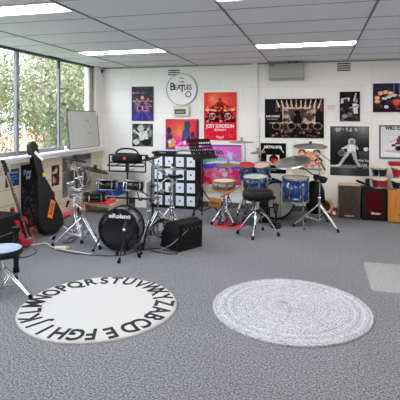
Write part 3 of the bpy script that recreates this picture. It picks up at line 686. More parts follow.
# ------------------------------------------------------------------ shared instrument parts
def leg3(t, r_foot, z_hub, rot=0, m=None, n=3, rub=True, spread=0.0, rad=.008, double=True):
    """folding tripod legs with braces; each leg its own part"""
    m = m or M['chrome']
    for k in range(n):
        a_ = R(rot + 360 / n * k); d = (math.cos(a_), math.sin(a_)); q = (-d[1], d[0])
        mb = MB()
        for s_ in ((-1, 1) if double else (0,)):
            o = .013 * s_
            mb.cyl((d[0] * .02 + q[0] * o, d[1] * .02 + q[1] * o, z_hub), (d[0] * r_foot + q[0] * o * .5, d[1] * r_foot + q[1] * o * .5, .025), rad, n=8)
            mb.cyl((d[0] * .02 + q[0] * o, d[1] * .02 + q[1] * o, z_hub * .3), (d[0] * r_foot * .55 + q[0] * o * .7, d[1] * r_foot * .55 + q[1] * o * .7, z_hub * .48), rad * .8, n=8)
        lg = mb.build('leg', m, t)
        if rub:
            MB().cyl((d[0] * (r_foot - .012), d[1] * (r_foot - .012), .045), (d[0] * (r_foot + .008), d[1] * (r_foot + .008), .0), .014, .02, 10).build('rubber_foot', M['rubber'], lg)
def stand(label, cat, loc, r_foot, z_hub, top, rot=0, name='cymbal_stand', m=None, group=None, boom=None, double=True, rad=.011):
    """boom = (z_from, (dx,dy,dz) tip)"""
    m = m or M['chrome']
    t = thing(name, label, cat, loc, group=group)
    leg3(t, r_foot, z_hub, rot, m, double=double)
    pl = MB().cyl((0, 0, .04), (0, 0, z_hub + .1), rad * 1.25).cyl((0, 0, z_hub + .1), (0, 0, top), rad * .85).cyl((0, 0, z_hub - .02), (0, 0, z_hub + .03), rad * 2.2).cyl((0, 0, z_hub * .3 - .015), (0, 0, z_hub * .3 + .015), rad * 2)
    pl.build('pole', m, t)
    MB().box(-.004, -.03, z_hub + .085, .004, .03, z_hub + .115).cyl((-.02, 0, z_hub + .1), (.02, 0, z_hub + .1), .014).build('wing_nut', m, t)
    if boom:
        zf, tip = boom; a_ = Vector((0, 0, zf)); b_ = Vector(tip); d = (b_ - a_).normalized()
        MB().cyl(tuple(a_ - d * .14), tuple(b_), .0065, n=8).build('boom_arm', m, t)
        MB().cyl((-.022, 0, zf), (.022, 0, zf), .018).build('tilter', m, t)
    return t
def drum(label, loc, r, h, rot=(0, 0, 0), shell='blue_shell', head='drumhead', rim='chrome', lugs=6, name='drum', cat='drum', lugrad=.008, bottom=True, hoop_h=.022, group=None):
    t = thing(name, label, cat, loc, rot, group)
    MB().lathe([(r - .006, 0), (r, 0), (r, h), (r - .006, h)], 40, 0, True, None, closed=True).build('shell', M[shell], t)
    MB().lathe([(0, h + .006), (r - .012, h + .006), (r + .004, h - .002)], 40, 0, False).build('drumhead', M[head], t)
    MB().lathe([(r + .002, h - hoop_h * .6), (r + .012, h - hoop_h * .6), (r + .012, h + hoop_h * .7), (r + .002, h + hoop_h * .7)], 40, 0, False, None, closed=True).build('hoop', M[rim], t)
    if bottom:
        MB().lathe([(r + .002, -hoop_h * .5), (r + .012, -hoop_h * .5), (r + .012, hoop_h * .6), (r + .002, hoop_h * .6)], 40, 0, False, None, closed=True).build('hoop', M[rim], t)
        MB().lathe([(0, -.002), (r + .002, -.002), (r + .002, .004), (0, .004)], 40, 0, False).build('bottom_head', M['clearhead'], t)
    for k in range(lugs):
        a_ = 2 * PI * (k + .5) / lugs; c, s_ = math.cos(a_), math.sin(a_)
        lb = MB(RZ(math.degrees(a_)))
        rr = r + .012
        if h > .2:
            for z in (h * .27, h * .73): lb.box(r - .002, -.01, z - .022, r + .016, .01, z + .022)
        else: lb.box(r - .002, -.008, h * .5 - .028, r + .016, .008, h * .5 + .028)
        lb.cyl((rr, 0, -.008), (rr, 0, h + .012), .0035, n=6)
        lb.build('lug', M['chrome'], t)
    return t
def cymbal(label, loc, r, rot=(0, 0, 0), m='cymbal', name='cymbal', group=None, cat='cymbal', flip=False):
    t = thing(name, label, cat, loc, rot, group)
    s_ = -1 if flip else 1
    prof = [(.006, s_ * .022), (.02, s_ * .02), (r * .17, s_ * .008), (r * .22, 0), (r * .6, -s_ * .006), (r, -s_ * .014), (r, -s_ * .016), (r * .6, -s_ * .009), (r * .22, -.003), (.006, s_ * .016)]
    MB().lathe(prof, 48, 0, True, None, closed=True).build('disc', M[m], t)
    return t
def nut(t, tip, hgt=.05):
    MB().cyl((tip[0], tip[1], tip[2] - .03), (tip[0], tip[1], tip[2] + hgt), .005, n=8).cyl((tip[0], tip[1], tip[2] - .02), (tip[0], tip[1], tip[2] - .004), .016).build('cymbal_rod', M['chrome'], t)
def felt(t, z, m='black'):
    MB().cyl((0, 0, z), (0, 0, z + .015), .017).box(-.02, -.004, z + .015, .02, .004, z + .032).build('wing_nut', M[m], t)

# ------------------------------------------------------------------ electronic kit
# kick
t = thing('bass_drum', 'black electronic bass drum with white brand lettering facing the camera', 'bass drum', (-2.165, 4.66, .246), (90, 0, 4))
rk = .231   # local z points towards the camera side (-Y)
MB().lathe([(rk - .01, -.2), (rk - .004, -.2), (rk - .004, 0), (rk - .01, 0)], 56, 0, True, None, closed=True).build('shell', M['dull_metal'], t)
MB().lathe([(rk - .012, -.012), (rk + .008, -.012), (rk + .008, .022), (rk - .012, .022)], 56, 0, False, None, closed=True).build('hoop', M['gloss_black'], t)
MB().lathe([(rk - .012, -.215), (rk + .008, -.215), (rk + .008, -.19), (rk - .012, -.19)], 56, 0, False, None, closed=True).build('hoop', M['black'], t)
MB().lathe([(0, .005), (rk - .012, .005), (rk - .012, .0), (0, .0)], 56, 0, False).build('drumhead', M['gloss_black'], t)
MB().lathe([(0, -.2), (rk - .012, -.2)], 56, 0, False).build('back_head', M['mesh_head'], t)
MB().text('Roland', .066, 0, T(.032, .15, .0066), .0015, .0006, xs=1.15).box(-.115, .133, .0056, -.103, .163, .007).box(-.099, .133, .0056, -.087, .163, .007).box(-.083, .133, .0056, -.075, .163, .007).build('lettering', M['whitepaint'], t)
for s_ in (-1, 1):
    sp = MB().cyl((s_ * rk * .93, -rk * .3, -.03), (s_ * (rk + .05), -.23, .06), .009).build('spur', M['black_metal'], t)
    MB().ball((s_ * (rk + .05), -.235, .06), .017).build('rubber_foot', M['rubber'], sp)
for k in range(8):
    a_ = 2 * PI * (k + .5) / 8
    MB(RZ(math.degrees(a_))).box(rk - .006, -.01, -.13, rk + .012, .01, -.07).cyl((rk + .008, 0, -.2), (rk + .008, 0, 0), .003, n=6).build('lug', M['black_metal'], t)
# toms on a rack
drum('left black electronic tom pad with chrome rim above the bass drum', (-2.475, 4.97, .635), .118, .115, (-8, 0, 0), 'gloss_black', 'mesh_head', 'dull_metal', 5, 'electronic_tom', 'drum pad', hoop_h=.012)
drum('right black electronic tom pad with chrome rim below the portable speaker', (-2.135, 5.0, .635), .118, .115, (-8, 3, 0), 'gloss_black', 'mesh_head', 'dull_metal', 5, 'electronic_tom', 'drum pad', hoop_h=.012)
drum('shallow black electronic snare pad lower left of the two tom pads', (-2.59, 4.9, .515), .125, .075, (-4, 0, 0), 'gloss_black', 'mesh_head', 'black', 6, 'electronic_snare', 'drum pad')
t = thing('drum_rack', 'black curved tube rack carrying the electronic pads', 'drum rack', (0, 0, 0))
t.location = (-2.3, 5.15, 0)
MB().tube([(-.4, -.12, .5), (-.25, .04, .5), (.05, .06, .5), (.33, .05, .5)], .012, 10).build('crossbar', M['black_metal'], t)
MB().tube([(.33, .05, .9), (.33, .05, .5), (.33, .05, .3), (.36, -.2, .2), (.38, -.38, .0)], .015, 8).build('side_leg', M['black_metal'], t)
MB().cyl((.34, .05, .46), (.34, .05, 1.0), .019).build('side_post', M['dull_metal'], t)
MB().tube([(.33, .05, .3), (.36, .3, .2), (.38, .42, .0)], .015, 8).build('side_leg', M['black_metal'], t)
for x, yy in ((-.17, -.03), (.18, -.05)):
    MB().cyl((x, yy + .05, .5), (x, yy - .05, .66), .008).box(x - .02, .02, .48, x + .02, .07, .52).build('clamp', M['chrome'], t)
MB().box(.3, .02, .48, .36, .08, .52).build('clamp', M['chrome'], t)
MB().cyl((-.33, -.22, .54), (-.38, -.1, .5), .009).build('clamp', M['chrome'], t)
# main chrome tripod + its cymbals
st1 = stand('heavy chrome double-braced tripod stand left of the bass drum', 'stand', (-2.71, 4.83, 0), .34, .31, .86, 213, 'cymbal_stand', boom=(.66, (-.08, 0, .86)))
for dx, dy, dz, ang in ((.1, .02, .6, 20), (-.1, .04, .56, 0), (.02, -.03, .68, 50), (-.14, 0, .66, 0), (.12, .02, .52, 10)):
    MB().cyl((dx, dy, dz), (dx * .2, dy * .2, dz - .03), .009).box(dx - .018, dy - .02, dz - .018, dx + .018, dy + .02, dz + .018).cyl((dx, dy - .045, dz), (dx, dy + .045, dz), .007).build('clamp', M['chrome'], st1)
MB().cyl((0, 0, .6), (.13, -.02, .88), .008).build('boom_arm', M['chrome'], st1)
MB().cyl((-.16, .02, .5), (-.02, 0, .42), .008).cyl((-.04, 0, .46), (-.2, .06, .33), .008).build('brace_arm', M['chrome'], st1)
c = cymbal('large black rubber cymbal pad tilted over the chrome tripod', (-2.54, 4.8, .905), .165, (-5, 16, 0), 'rubber', 'cymbal_pad', cat='cymbal pad'); felt(c, .012)
st2 = stand('chrome hi-hat stand in front of the left wall poster', 'stand', (-2.92, 5.0, 0), .25, .32, .98, 80, 'hihat_stand', boom=None)
MB().cyl((-.05, .0, .06), (.05, .0, .06), .012).box(-.045, -.22, .012, .045, .02, .022, 0).build('pedal', M['chrome'], st2)
for dx, dz in ((.05, .6), (-.05, .68), (.07, .75), (-.04, .52), (.03, .86)):
    MB().cyl((-.05 + dx, 0, dz), (.05 + dx, .0, dz + .03), .01).box(dx - .02, -.02, dz - .012, dx + .02, .02, dz + .03).build('clamp', M['chrome'], st2)
for dx, zz in ((-.06, .4), (.06, .36)): MB().cyl((dx, -.03, zz + .08), (dx * 1.4, -.05, zz), .016, .012).build('rubber_grip', M['rubber'], st2)
MB().cyl((.0, 0, .52), (.02, -.04, .4), .018).build('clutch', M['chrome'], st2)
c = cymbal('smaller black rubber cymbal pad highest left on the electronic kit', (-2.92, 5.0, 1.0), .165, (-6, 12, 0), 'rubber', 'cymbal_pad', cat='cymbal pad'); felt(c, .012)
# portable speaker on wire stand
t = thing('music_stand', 'black wire frame stand behind the electronic toms', 'music stand', (-2.27, 5.13, 0))
w = .24
mb = MB()
for p in (((-w, 0, .84), (w, 0, .84)), ((-w, 0, 1.045), (w, 0, 1.045)), ((-w, 0, .84), (-w, 0, 1.045)), ((w, 0, .84), (w, 0, 1.045)), ((-w, 0, .95), (w, 0, .95)), ((-w, -.06, .915), (w, -.06, .915))):
    mb.cyl(p[0], p[1], .009, n=8)
mb.cyl((-w, 0, .95), (-w, -.06, .915), .005, n=6).cyl((w, 0, .95), (w, -.06, .915), .005, n=6).cyl((0, 0, .95), (0, -.06, .915), .005, n=6)
for x in (-.1, .1): mb.cyl((x, -.1, .93), (x, .02, .93), .005, n=6)
mb.build('wire_rack', M['black_metal'], t)
MB().cyl((0, 0, .2), (0, 0, .96), .011).box(-.02, -.012, .84, .02, .012, 1.0).build('pole', M['black_metal'], t)
leg3(t, .26, .25, 30, M['black_metal'], double=False)
t = thing('portable_speaker', 'black portable speaker with carry handle on the wire frame stand', 'speaker', (-2.235, 5.04, 1.012))
prof = []
mb = MB(); X = RY(90)
mb.lathe([(0, -.17), (.045, -.17), (.062, -.15), (.066, -.1), (.066, .1), (.062, .15), (.045, .17), (0, .17)], 28, 0, True, X)
mb.build('body', M['grille'], t)
for s_ in (-1, 1): MB().lathe([(.03, s_ * .171), (.05, s_ * .171), (.05, s_ * .176), (.03, s_ * .176)], 24, 0, False, X, closed=True).build('bass_port', M['rubber'], t)
MB().tube([(-.15, 0, .03), (-.13, 0, .085), (-.06, 0, .115), (.06, 0, .115), (.13, 0, .085), (.15, 0, .03)], .011, 8).build('handle', M['black'], t)
MB().box(-.018, -.0695, -.01, .012, -.066, .018).build('badge', mat('badge_orange', (220, 60, 50), .5), t)
# microphone on short stand in front of kick
t = thing('microphone_stand', 'short black microphone tripod in front of the bass drum', 'microphone stand', (-1.99, 4.44, 0))
MB().cyl((0, 0, .05), (0, 0, .31), .008).cyl((0, 0, .2), (0, 0, .25), .014).build('pole', M['black_metal'], t); leg3(t, .15, .22, 270, M['black_metal'], double=False, rad=.006)
t = thing('microphone', 'black stubby microphone pointing at the bass drum', 'microphone', (-1.99, 4.44, .31))
MB().cyl((0, -.02, .0), (0, .05, .05), .02, .03).build('body', M['black'], t); MB().ball((0, .065, .062), .034).build('head_grille', M['grille'], t)
MB().cyl((0, -.03, -.008), (0, -.019, .001), .018, .021).build('silver_collar', M['chrome'], t)

# right side of the e-kit
st3 = stand('chrome cymbal stand with boom between bass drum and black shelf', 'stand', (-1.9, 5.2, 0), .3, .36, .95, 250, 'cymbal_stand', boom=(.9, (-.13, -.02, .99)))
MB().cyl((0, 0, .88), (.2, .02, .72), .0085).build('boom_arm', M['chrome'], st3)
MB().cyl((-.13, -.02, .97), (-.13, -.02, 1.03), .005, n=8).build('cymbal_rod', M['chrome'], st3)
for dx, dz in ((.05, .86), (-.05, .66), (.06, .6), (-.03, .9), (.0, .52)):
    MB().cyl((-.045 + dx, -.01, dz), (.045 + dx, -.01, dz + .02), .01).box(dx - .018, -.03, dz - .015, dx + .018, .01, dz + .03).build('clamp', M['chrome'], st3)
c = cymbal('black rubber cymbal pad right of the portable speaker', (-2.03, 5.18, 1.005), .165, (5, -11, 0), 'rubber', 'cymbal_pad', cat='cymbal pad'); felt(c, .012)
st4 = stand('slim chrome stand in front of the white card drawers', 'stand', (-1.72, 5.25, 0), .27, .3, .86, 20, 'cymbal_stand', double=True, rad=.009)
MB().cyl((0, 0, .8), (0, 0, .93), .006, n=8).build('cymbal_rod', M['chrome'], st4)
c = cymbal('thin grey metal cymbal edge-on before the white card drawers', (-1.72, 5.25, .885), .175, (-3, 0, 0), 'cymbal', 'cymbal'); felt(c, .022)
MB().box(-.06, -.03, .76, .07, .03, .8).cyl((-.09, 0, .775), (.12, -.02, .79), .018).ball((.11, -.02, .79), .026).build('pad_mount', M['black'], st4)
st6 = stand('chrome double-braced stand behind the monitor amplifier', 'stand', (-1.83, 5.5, 0), .26, .33, .78, 200, 'cymbal_stand', rad=.01)
MB().cyl((0, 0, .76), (-.12, -.1, .66), .008).cyl((-.03, 0, .6), (.1, -.03, .7), .008).box(-.02, -.03, .56, .02, .03, .61).build('boom_arm', M['chrome'], st6)
for dx in (-.1,):
    st5 = stand('low chrome tripod stand in the tangle right of the bass drum', 'stand', (-1.93, 4.98, 0), .19, .3, .62, 15, 'cymbal_stand', rad=.009)
    MB().tube([(0, 0, .58), (-.08, -.03, .63), (-.17, -.03, .64)], .007).build('boom_arm', M['black_metal'], st5)
for (x, yy, zz, lb) in ((-1.78, 4.95, .0, 'silver cable coil hanging low on the tripod right of the bass drum'),):
    t = thing('cable_coil', lb, 'cable', (x, yy, .2))
    mb = MB()
    for k in range(5): mb.torus(.085 + .008 * k, .005, 28, 6, 0, T(.01 * k, .0, .004 * k) @ RX(78 + 5 * k) @ RY(8 * k))
    mb.build('coil', M['black'], t)
    mb = MB()
    for k in range(2): mb.torus(.07 + .02 * k, .0045, 28, 6, 0, T(.01 * k, .03, -.01 * k) @ RX(70 + 12 * k))
    mb.build('silver_loop', M['dull_metal'], t)
# kick pedal behind bass drum
t = thing('kick_pedal', 'black kick pedal behind the electronic bass drum', 'pedal', (-2.15, 4.98, 0))
MB().box(-.05, -.05, .005, .05, .24, .016).build('base_plate', M['black_metal'], t); MB().box(-.04, -.02, .03, .04, .22, .04, 0, RX(8)).build('footboard', M['dull_metal'], t)
MB().cyl((-.05, -.03, .0), (-.05, -.03, .2), .009).cyl((.05, -.03, 0), (.05, -.03, .2), .009).cyl((-.05, -.03, .2), (.05, -.03, .2), .008).build('frame', M['chrome'], t)
MB().cyl((0, -.03, .2), (0, -.08, .26), .005).ball((0, -.08, .27), .024).build('beater', M['white'], t)

# wedge monitor amp
t = thing('monitor_amplifier', 'black wedge shaped monitor amplifier on the carpet beside the kit', 'amplifier', (-1.53, 5.02, 0), (0, 0, -122))
# side profile (y, z): front toward -y ; slanted grille
prof = [(-.17, .0), (.15, 0), (.155, .31), (.06, .335), (.0, .33), (-.06, .30), (-.12, .24), (-.165, .15)]
def wedge(x0, x1, pr):
    mb = MB(); n_ = len(pr); vs = [(x0, a_, b_) for a_, b_ in pr] + [(x1, a_, b_) for a_, b_ in pr]
    mb.add(vs, [list(range(n_)), list(reversed(range(n_, 2 * n_)))] + [(i, n_ + i, n_ + (i + 1) % n_, (i + 1) % n_) for i in range(n_)]); return mb
wedge(-.18, .18, prof).build('cabinet', M['tolex'], t, .008)
wedge(-.165, .165, [(-.166, .155), (-.122, .243), (-.062, .304), (-.066, .308), (-.128, .249), (-.172, .16)]).build('grille_panel', M['grille'], t)
MB().box(-.165, .154, .05, .165, .159, .3).build('back_panel', M['grille'], t)
MB().box(-.15, .16, .2, .15, .164, .28).build('control_panel', M['black'], t)
for k in range(5): MB().cyl((-.12 + .06 * k, .164, .25), (-.12 + .06 * k, .174, .25), .007).build('knob', M['dull_metal'], t)
MB().tube([(.18, .06, .2), (.195, .03, .215), (.195, -.03, .215), (.18, -.06, .2)], .008).build('side_handle', M['black'], t)
# cables on floor near the kit
def cable(label, pts, r=.0045, m='black', name='cable', cat='cable'):
    return tag(MB().tube([(p[0], p[1], (p[2] if len(p) > 2 else r + .001)) for p in pts], r, 6, 0, 5).build(name, M[m]), label, cat)
cable('black cable looping under the stands beside the monitor amplifier', [(-1.95, 5.0), (-1.8, 4.78), (-1.6, 4.7), (-1.5, 4.74), (-1.62, 4.82), (-1.8, 4.85), (-1.95, 4.75), (-2.1, 4.5), (-2.5, 4.45), (-2.8, 4.5), (-3.0, 4.6)])
cable('grey cable arching from the stands to the monitor amplifier', [(-1.9, 4.85, .005), (-1.75, 4.72, .02), (-1.6, 4.74, .08), (-1.5, 4.8, .16), (-1.42, 4.86, .24)], .005, 'dull_metal')
cable('long white cable running across the carpet to the guitar', [(-3.28, 4.55), (-3.15, 4.72), (-3.0, 4.62), (-2.88, 4.56), (-2.6, 4.5), (-2.4, 4.46)], .007, 'white_cable')
cable('thin black cable looping on the carpet in front of the red guitar', [(-3.15, 4.5), (-3.05, 4.42), (-3.02, 4.25), (-3.1, 4.15), (-3.25, 4.1), (-3.4, 4.05)])
t = thing('power_board', 'white plug connector on the cable by the chrome tripod foot', 'plug', (-2.83, 4.57, 0), (0, 0, 20))
MB().box(-.08, -.025, .003, .05, .025, .035).build('body', M['offwhite'], t, .008); MB().box(.052, -.018, .006, .08, .018, .03).build('yellow_plug', M['yellow'], t, .003)
t.name = 'extension_plug'
tag(MB().cyl((-3.12, 4.16, .0), (-3.12, 4.16, .03), .03).build('cable_weight', M['rubber']), 'small round black adaptor on the thin cable by the stool', 'adaptor')

# ------------------------------------------------------------------ drawers with cards
t = thing('drawer_unit', 'black storage unit of sixteen drawers with white cards', 'storage unit', (-2.3, 7.12, 0), (0, 0, -2))
wd, hh, dp = .76, .90, .26
MB().box(-wd / 2, 0, 0, wd / 2, dp, hh).build('carcass', M['black'], t, .004)
g = random.Random(9)
for r_ in range(4):
    for c_ in range(4):
        cx_ = -wd / 2 + .095 + c_ * .19; cz_ = hh - .125 - r_ * .214
        d = MB().box(cx_ - .087, -.014, cz_ - .099, cx_ + .087, -.001, cz_ + .099).build('drawer', M['leatherette'], t, .003)
        cd = MB().box(cx_ - .07, -.017, cz_ - .08, cx_ + .07, -.0145, cz_ + .08).build('card', M['card'], d)
        s2 = MB().box(cx_ - .014, -.0195, cz_ - .012, cx_ + .014, -.0172, cz_ + .01).box(cx_ - .006, -.0195, cz_ + .01, cx_ + .006, -.0172, cz_ + .022)
        for v in range(len(s2.v)): pass
        s2.build('mark', M['ink'], d)
for c_ in range(1, 4): MB().box(-wd / 2 + c_ * .19 - .006, -.016, .03, -wd / 2 + c_ * .19 + .006, -.002, hh - .03).build('chrome_strip', M['dark_grey'], t)
t = thing('laptop', 'flat black equipment case lying on the drawer unit', 'case', (-2.5, 7.2, .9))
MB().box(-.2, -.11, .001, .2, .11, .04).build('body', M['black'], t, .008); MB().box(-.05, -.12, .012, .05, -.1105, .028).build('clasp', M['dull_metal'], t)
t.name = 'equipment_case'
t = thing('document_tray', 'silver grey tray lying on the drawer unit below the orange poster', 'tray', (-2.1, 7.2, .9))
MB().box(-.17, -.1, .001, .17, .1, .012).box(-.17, -.1, .012, -.162, .1, .05).box(.162, -.1, .012, .17, .1, .05).box(-.162, .092, .012, .162, .1, .05).build('tray', M['alu'], t)
MB().box(-.15, -.09, .0125, .15, .08, .035).build('paper', M['white'], t)

# corner clutter
t = thing('storage_tub', 'blue plastic crate in the corner behind the electronic toms', 'crate', (-3.4, 7.1, .201))
MB().box(-.18, -.2, .0, .18, .2, .012).box(-.18, -.2, .012, -.168, .2, .2).box(.168, -.2, .012, .18, .2, .2).box(-.168, -.2, .012, .168, -.188, .2).box(-.168, .188, .012, .168, .2, .2).build('walls', M['blueplastic'], t)
MB().box(-.19, -.21, .2005, .19, .21, .222).build('lid', M['blueplastic'], t, .005)
t.name = 'crate'
t = thing('storage_box', 'low pale box on the floor under the blue crate', 'box', (-3.4, 7.1, 0))
MB().box(-.2, -.21, 0, .2, .21, .18).build('body', M['offwhite'], t, .006); MB().box(-.205, -.215, .181, .205, .215, .2).build('lid', M['offwhite'], t, .004)
t = thing('storage_box', 'white box with rounded lid on the blue crate', 'box', (-3.3, 7.1, .424))
MB().box(-.22, -.17, .0, .22, .17, .2).build('body', M['grey_plastic'], t, .01); MB().box(-.23, -.18, .2005, .23, .18, .25).build('lid', M['white'], t, .015)
t = thing('storage_box', 'tall white box on the floor between blue crate and drawer unit', 'box', (-2.87, 7.15, 0))
MB().box(-.1, -.12, 0, .1, .12, .4).build('body', M['white'], t, .006); MB().box(-.105, -.125, .401, .105, .125, .43).build('lid', M['white'], t, .006)
# red fabric
t = thing('bench', 'low beige wooden plank bench under the red cloth', 'bench', (-3.37, 6.55, 0))
MB().box(-.3, -.12, .12, .26, .12, .15).build('seat', M['palewood'], t, .004)
for s_ in (-1, 1): MB().box(s_ * .22 - .015, -.11, 0, s_ * .22 + .015, .11, .119).build('leg', M['palewood'], t)
g = random.Random(11)
nx, ny = 34, 16; vs = []; fs = []
for j in range(ny + 1):
    for i in range(nx + 1):
        u, v = i / nx, j / ny
        e = min(u, 1 - u, v, 1 - v) * 6; e = min(1, e)
        z = .153 + .1 * e * (.55 + .3 * math.sin(u * 13 + v * 5) * math.cos(v * 9 - u * 4) + .2 * math.sin(u * 31 + v * 11))
        vs.append((-3.64 + .5 * u, 6.42 + .27 * v, max(.152, z)))
for j in range(ny):
    for i in range(nx): a_ = j * (nx + 1) + i; fs.append((a_, a_ + 1, a_ + nx + 2, a_ + nx + 1))
o = MB().add(vs, fs, 0, True).build('red_cloth', M['redcloth']); sm_ = o.modifiers.new('s', 'SOLIDIFY'); sm_.thickness = .004; sm_.offset = 1
tag(o, 'crumpled red cloth heaped on the low bench behind the bass drum', 'cloth'); o.name = 'cloth'
tag(MB().tube([(-3.62, 5.2, .04), (-3.66, 5.7, .045), (-3.66, 6.2, .05), (-3.6, 6.5, .1), (-3.5, 6.52, .19)], .035, 10).build('rolled_cloth', mat('pink_cloth', (214, 84, 98), .85, noise=.12, nscale=20)), 'long rolled pinkish red cloth along the base of the left wall', 'cloth')

# ------------------------------------------------------------------ guitar case, guitar, amps, stool
def gcase():
    t = thing('guitar_case', 'tall black guitar case with stickers leaning on the cream wall', 'guitar case', (-3.3, 5.12, 0.02), (-19, 0, 76))
    half = [(0, 0), (.12, .006), (.2, .05), (.23, .14), (.23, .22), (.2, .31), (.165, .4), (.15, .47), (.135, .56), (.105, .64), (.076, .7), (.07, .8), (.07, 1.1), (.065, 1.16), (.04, 1.2), (0, 1.21)]
    half = [(x * .86, z * 1.02) for x, z in half]; out = half + [(-x, z) for x, z in reversed(half[1:-1])]
    X = RX(90)  # (x, z)-> y
    MB().prism(out, -.055, .045, 0, RX(90)).build('body', M['leatherette'], t, .016)
    so = [(x * 1.012, z * 1.003 - .002) for x, z in out]
    MB().prism(so, -.004, .004, 0, RX(90)).build('rim', M['black_metal'], t)
    fy = -.0465
    def st(name, cx_, cz_, w_, h_, rot, m):
        return MB().box(-w_ / 2, fy - .001, -h_ / 2, w_ / 2, fy + .001, h_ / 2, 0, T(cx_, 0, cz_) @ RY(rot)).build(name, m, t)
    s0 = st('sticker', .03, .3, .075, .24, 30, M['orange']); tag(s0, 'orange sticker')
    MB().text('ROCK', .06, 0, T(.03, fy - .0016, .3) @ RY(30 - 90) @ RX(90), .003, .0003).build('lettering', mat('brown_ink', (110, 50, 30), .6), s0)
    s1 = st('sticker', .03, 1.02, .045, .15, -40, M['whitepaint']); tag(s1, 'white sticker')
    s2 = st('sticker', .05, .76, .06, .05, 0, M['yellow']); tag(s2, 'gold sticker')
    for z in (.12, .45, .9): MB().box(.0, -.02, z - .02, .012, .02, z + .02, 0, T({.12: .185, .45: .13, .9: .073}[z], 0, 0)).build('latch', M['dull_metal'], t)
    MB().tube([(.13, 0, .42), (.165, 0, .44), (.165, 0, .52), (.132, 0, .54)], .009).build('handle', M['black'], t)
gcase()
def guitar():
    t = thing('electric_guitar', 'red electric guitar leaning head up against the cream wall', 'guitar', (-3.25, 4.54, 0.01), (-19, 0, 95))
    half_r = [(0, 0), (.1, .015), (.155, .07), (.16, .14), (.125, .21), (.115, .26), (.14, .32), (.13, .38), (.09, .39), (.06, .34), (.035, .32)]
    half_l = [(-.035, .34), (-.07, .38), (-.1, .43), (-.14, .43), (-.155, .37), (-.125, .27), (-.125, .22), (-.16, .14), (-.15, .06), (-.1, .012)]
    half_r = [(x * .85, z * .88) for x, z in half_r]; half_l = [(x * .85, z * .88) for x, z in half_l]; MB().prism(half_r + half_l, -.02, .022, 0, RX(90)).build('body', M['red'], t, .007)
    MB().prism([(-.02, .08), (.08, .1), (.1, .2), (.05, .3), (-.05, .3), (-.06, .2)], .0225, .025, 0, RX(90)).build('pickguard', M['darkred'], t)
    MB().box(-.025, -.034, .3, .025, -.0255, .86).build('fretboard', M['dark_oak'], t)
    MB().box(-.022, -.0252, .34, .022, -.008, .87).build('neck', M['palewood'], t)
    MB().prism([(-.025, .86), (.025, .86), (.045, .92), (.03, 1.04), (-.03, 1.05), (-.04, .92)], .01, .026, 0, RX(90)).build('headstock', M['black'], t)
    for k in range(6):
        s_ = -1 if k < 3 else 1; z = .91 + .04 * (k % 3)
        MB().cyl((s_ * .03, -.018, z), (s_ * .065, -.018, z), .006).box(s_ * .065 - .012, -.03, z - .015, s_ * .065 + .012, -.01, z + .015).build('tuning_peg', M['grey_plastic'], t)
    mb = MB()
    for k in range(6): mb.cyl((-.016 + .0064 * k, -.037, .1), (-.014 + .0056 * k, -.037, .9), .0009, n=4)
    mb.build('strings', M['chrome'], t)
    for z in (.15, .25): MB().box(-.035, -.032, z - .018, .035, -.0255, z + .018).build('pickup', M['black'], t)
    MB().box(-.04, -.034, .08, .04, -.0255, .1).build('bridge', M['chrome'], t)
guitar()
t = thing('speaker_cabinet', 'black speaker cabinet on the carpet at the left edge', 'speaker cabinet', (-3.53, 4.33, 0), (0, 0, 0))
MB().box(-.2, -.24, .0, .2, .2, .2).build('cabinet', M['tolex'], t, .01); MB().box(-.18, -.2455, .02, .18, -.2405, .18).build('grille_cloth', M['grille'], t)
MB().box(.2005, -.2, .02, .204, .16, .18).build('side_panel', M['grille'], t)
t = thing('guitar_amplifier', 'black guitar amplifier stacked on the cabinet beside the red guitar', 'amplifier', (-3.53, 4.33, .201))
MB().box(-.2, -.24, .0, .2, .2, .205).build('cabinet', M['tolex'], t, .01); MB().box(-.19, -.2455, .0, .19, -.2405, .03).build('silver_strip', M['dull_metal'], t)
MB().box(.2005, -.22, .005, .204, .18, .02).build('silver_strip', M['dull_metal'], t)
MB().tube([(-.08, -.02, .206), (-.07, -.02, .225), (.07, -.02, .225), (.08, -.02, .206)], .007).build('handle', M['black'], t)
# little red object on guitar amp region
tag(MB().cyl((-3.6, 4.72, .0), (-3.6, 4.72, .39), .028, .024).ball((-3.6, 4.72, .39), .028).build('red_post', M['red']), 'red rounded post standing behind the guitar and amplifier', 'post')
# stool
def round_seat(t, r, z, thick, top, side):
    MB().lathe([(0, z - thick), (r * .9, z - thick), (r, z - thick + .015), (r, z - .008), (r - .006, z - .002), (0, z - .0021)], 48, 0, True).build('cushion', M[side], t)
    MB().lathe([(0, z), (r - .012, z), (r - .008, z - .004)], 48, 0, True).build('seat_top', M[top], t)
t = thing('stool', 'round stool with pale blue top and chrome tripod at the left edge', 'stool', (-2.62, 3.3, 0))
round_seat(t, .168, .385, .06, 'stoolblue', 'leatherette')
MB().cyl((0, 0, .03), (0, 0, .33), .014).cyl((0, 0, .2), (0, 0, .26), .022).build('pole', M['chrome'], t); leg3(t, .34, .22, -12, M['chrome'])
t = thing('floor_post', 'thick black post with a rubber foot behind the round stool', 'post', (-2.84, 3.78, 0))
MB().cyl((0, 0, .03), (0, 0, .42), .026).build('tube', M['black_metal'], t); MB().cyl((0, 0, 0), (0, 0, .05), .032, .028).build('rubber_foot', M['rubber'], t)
MB().cyl((0, 0, .4), (0, 0, .44), .04).build('cap', M['rubber'], t)

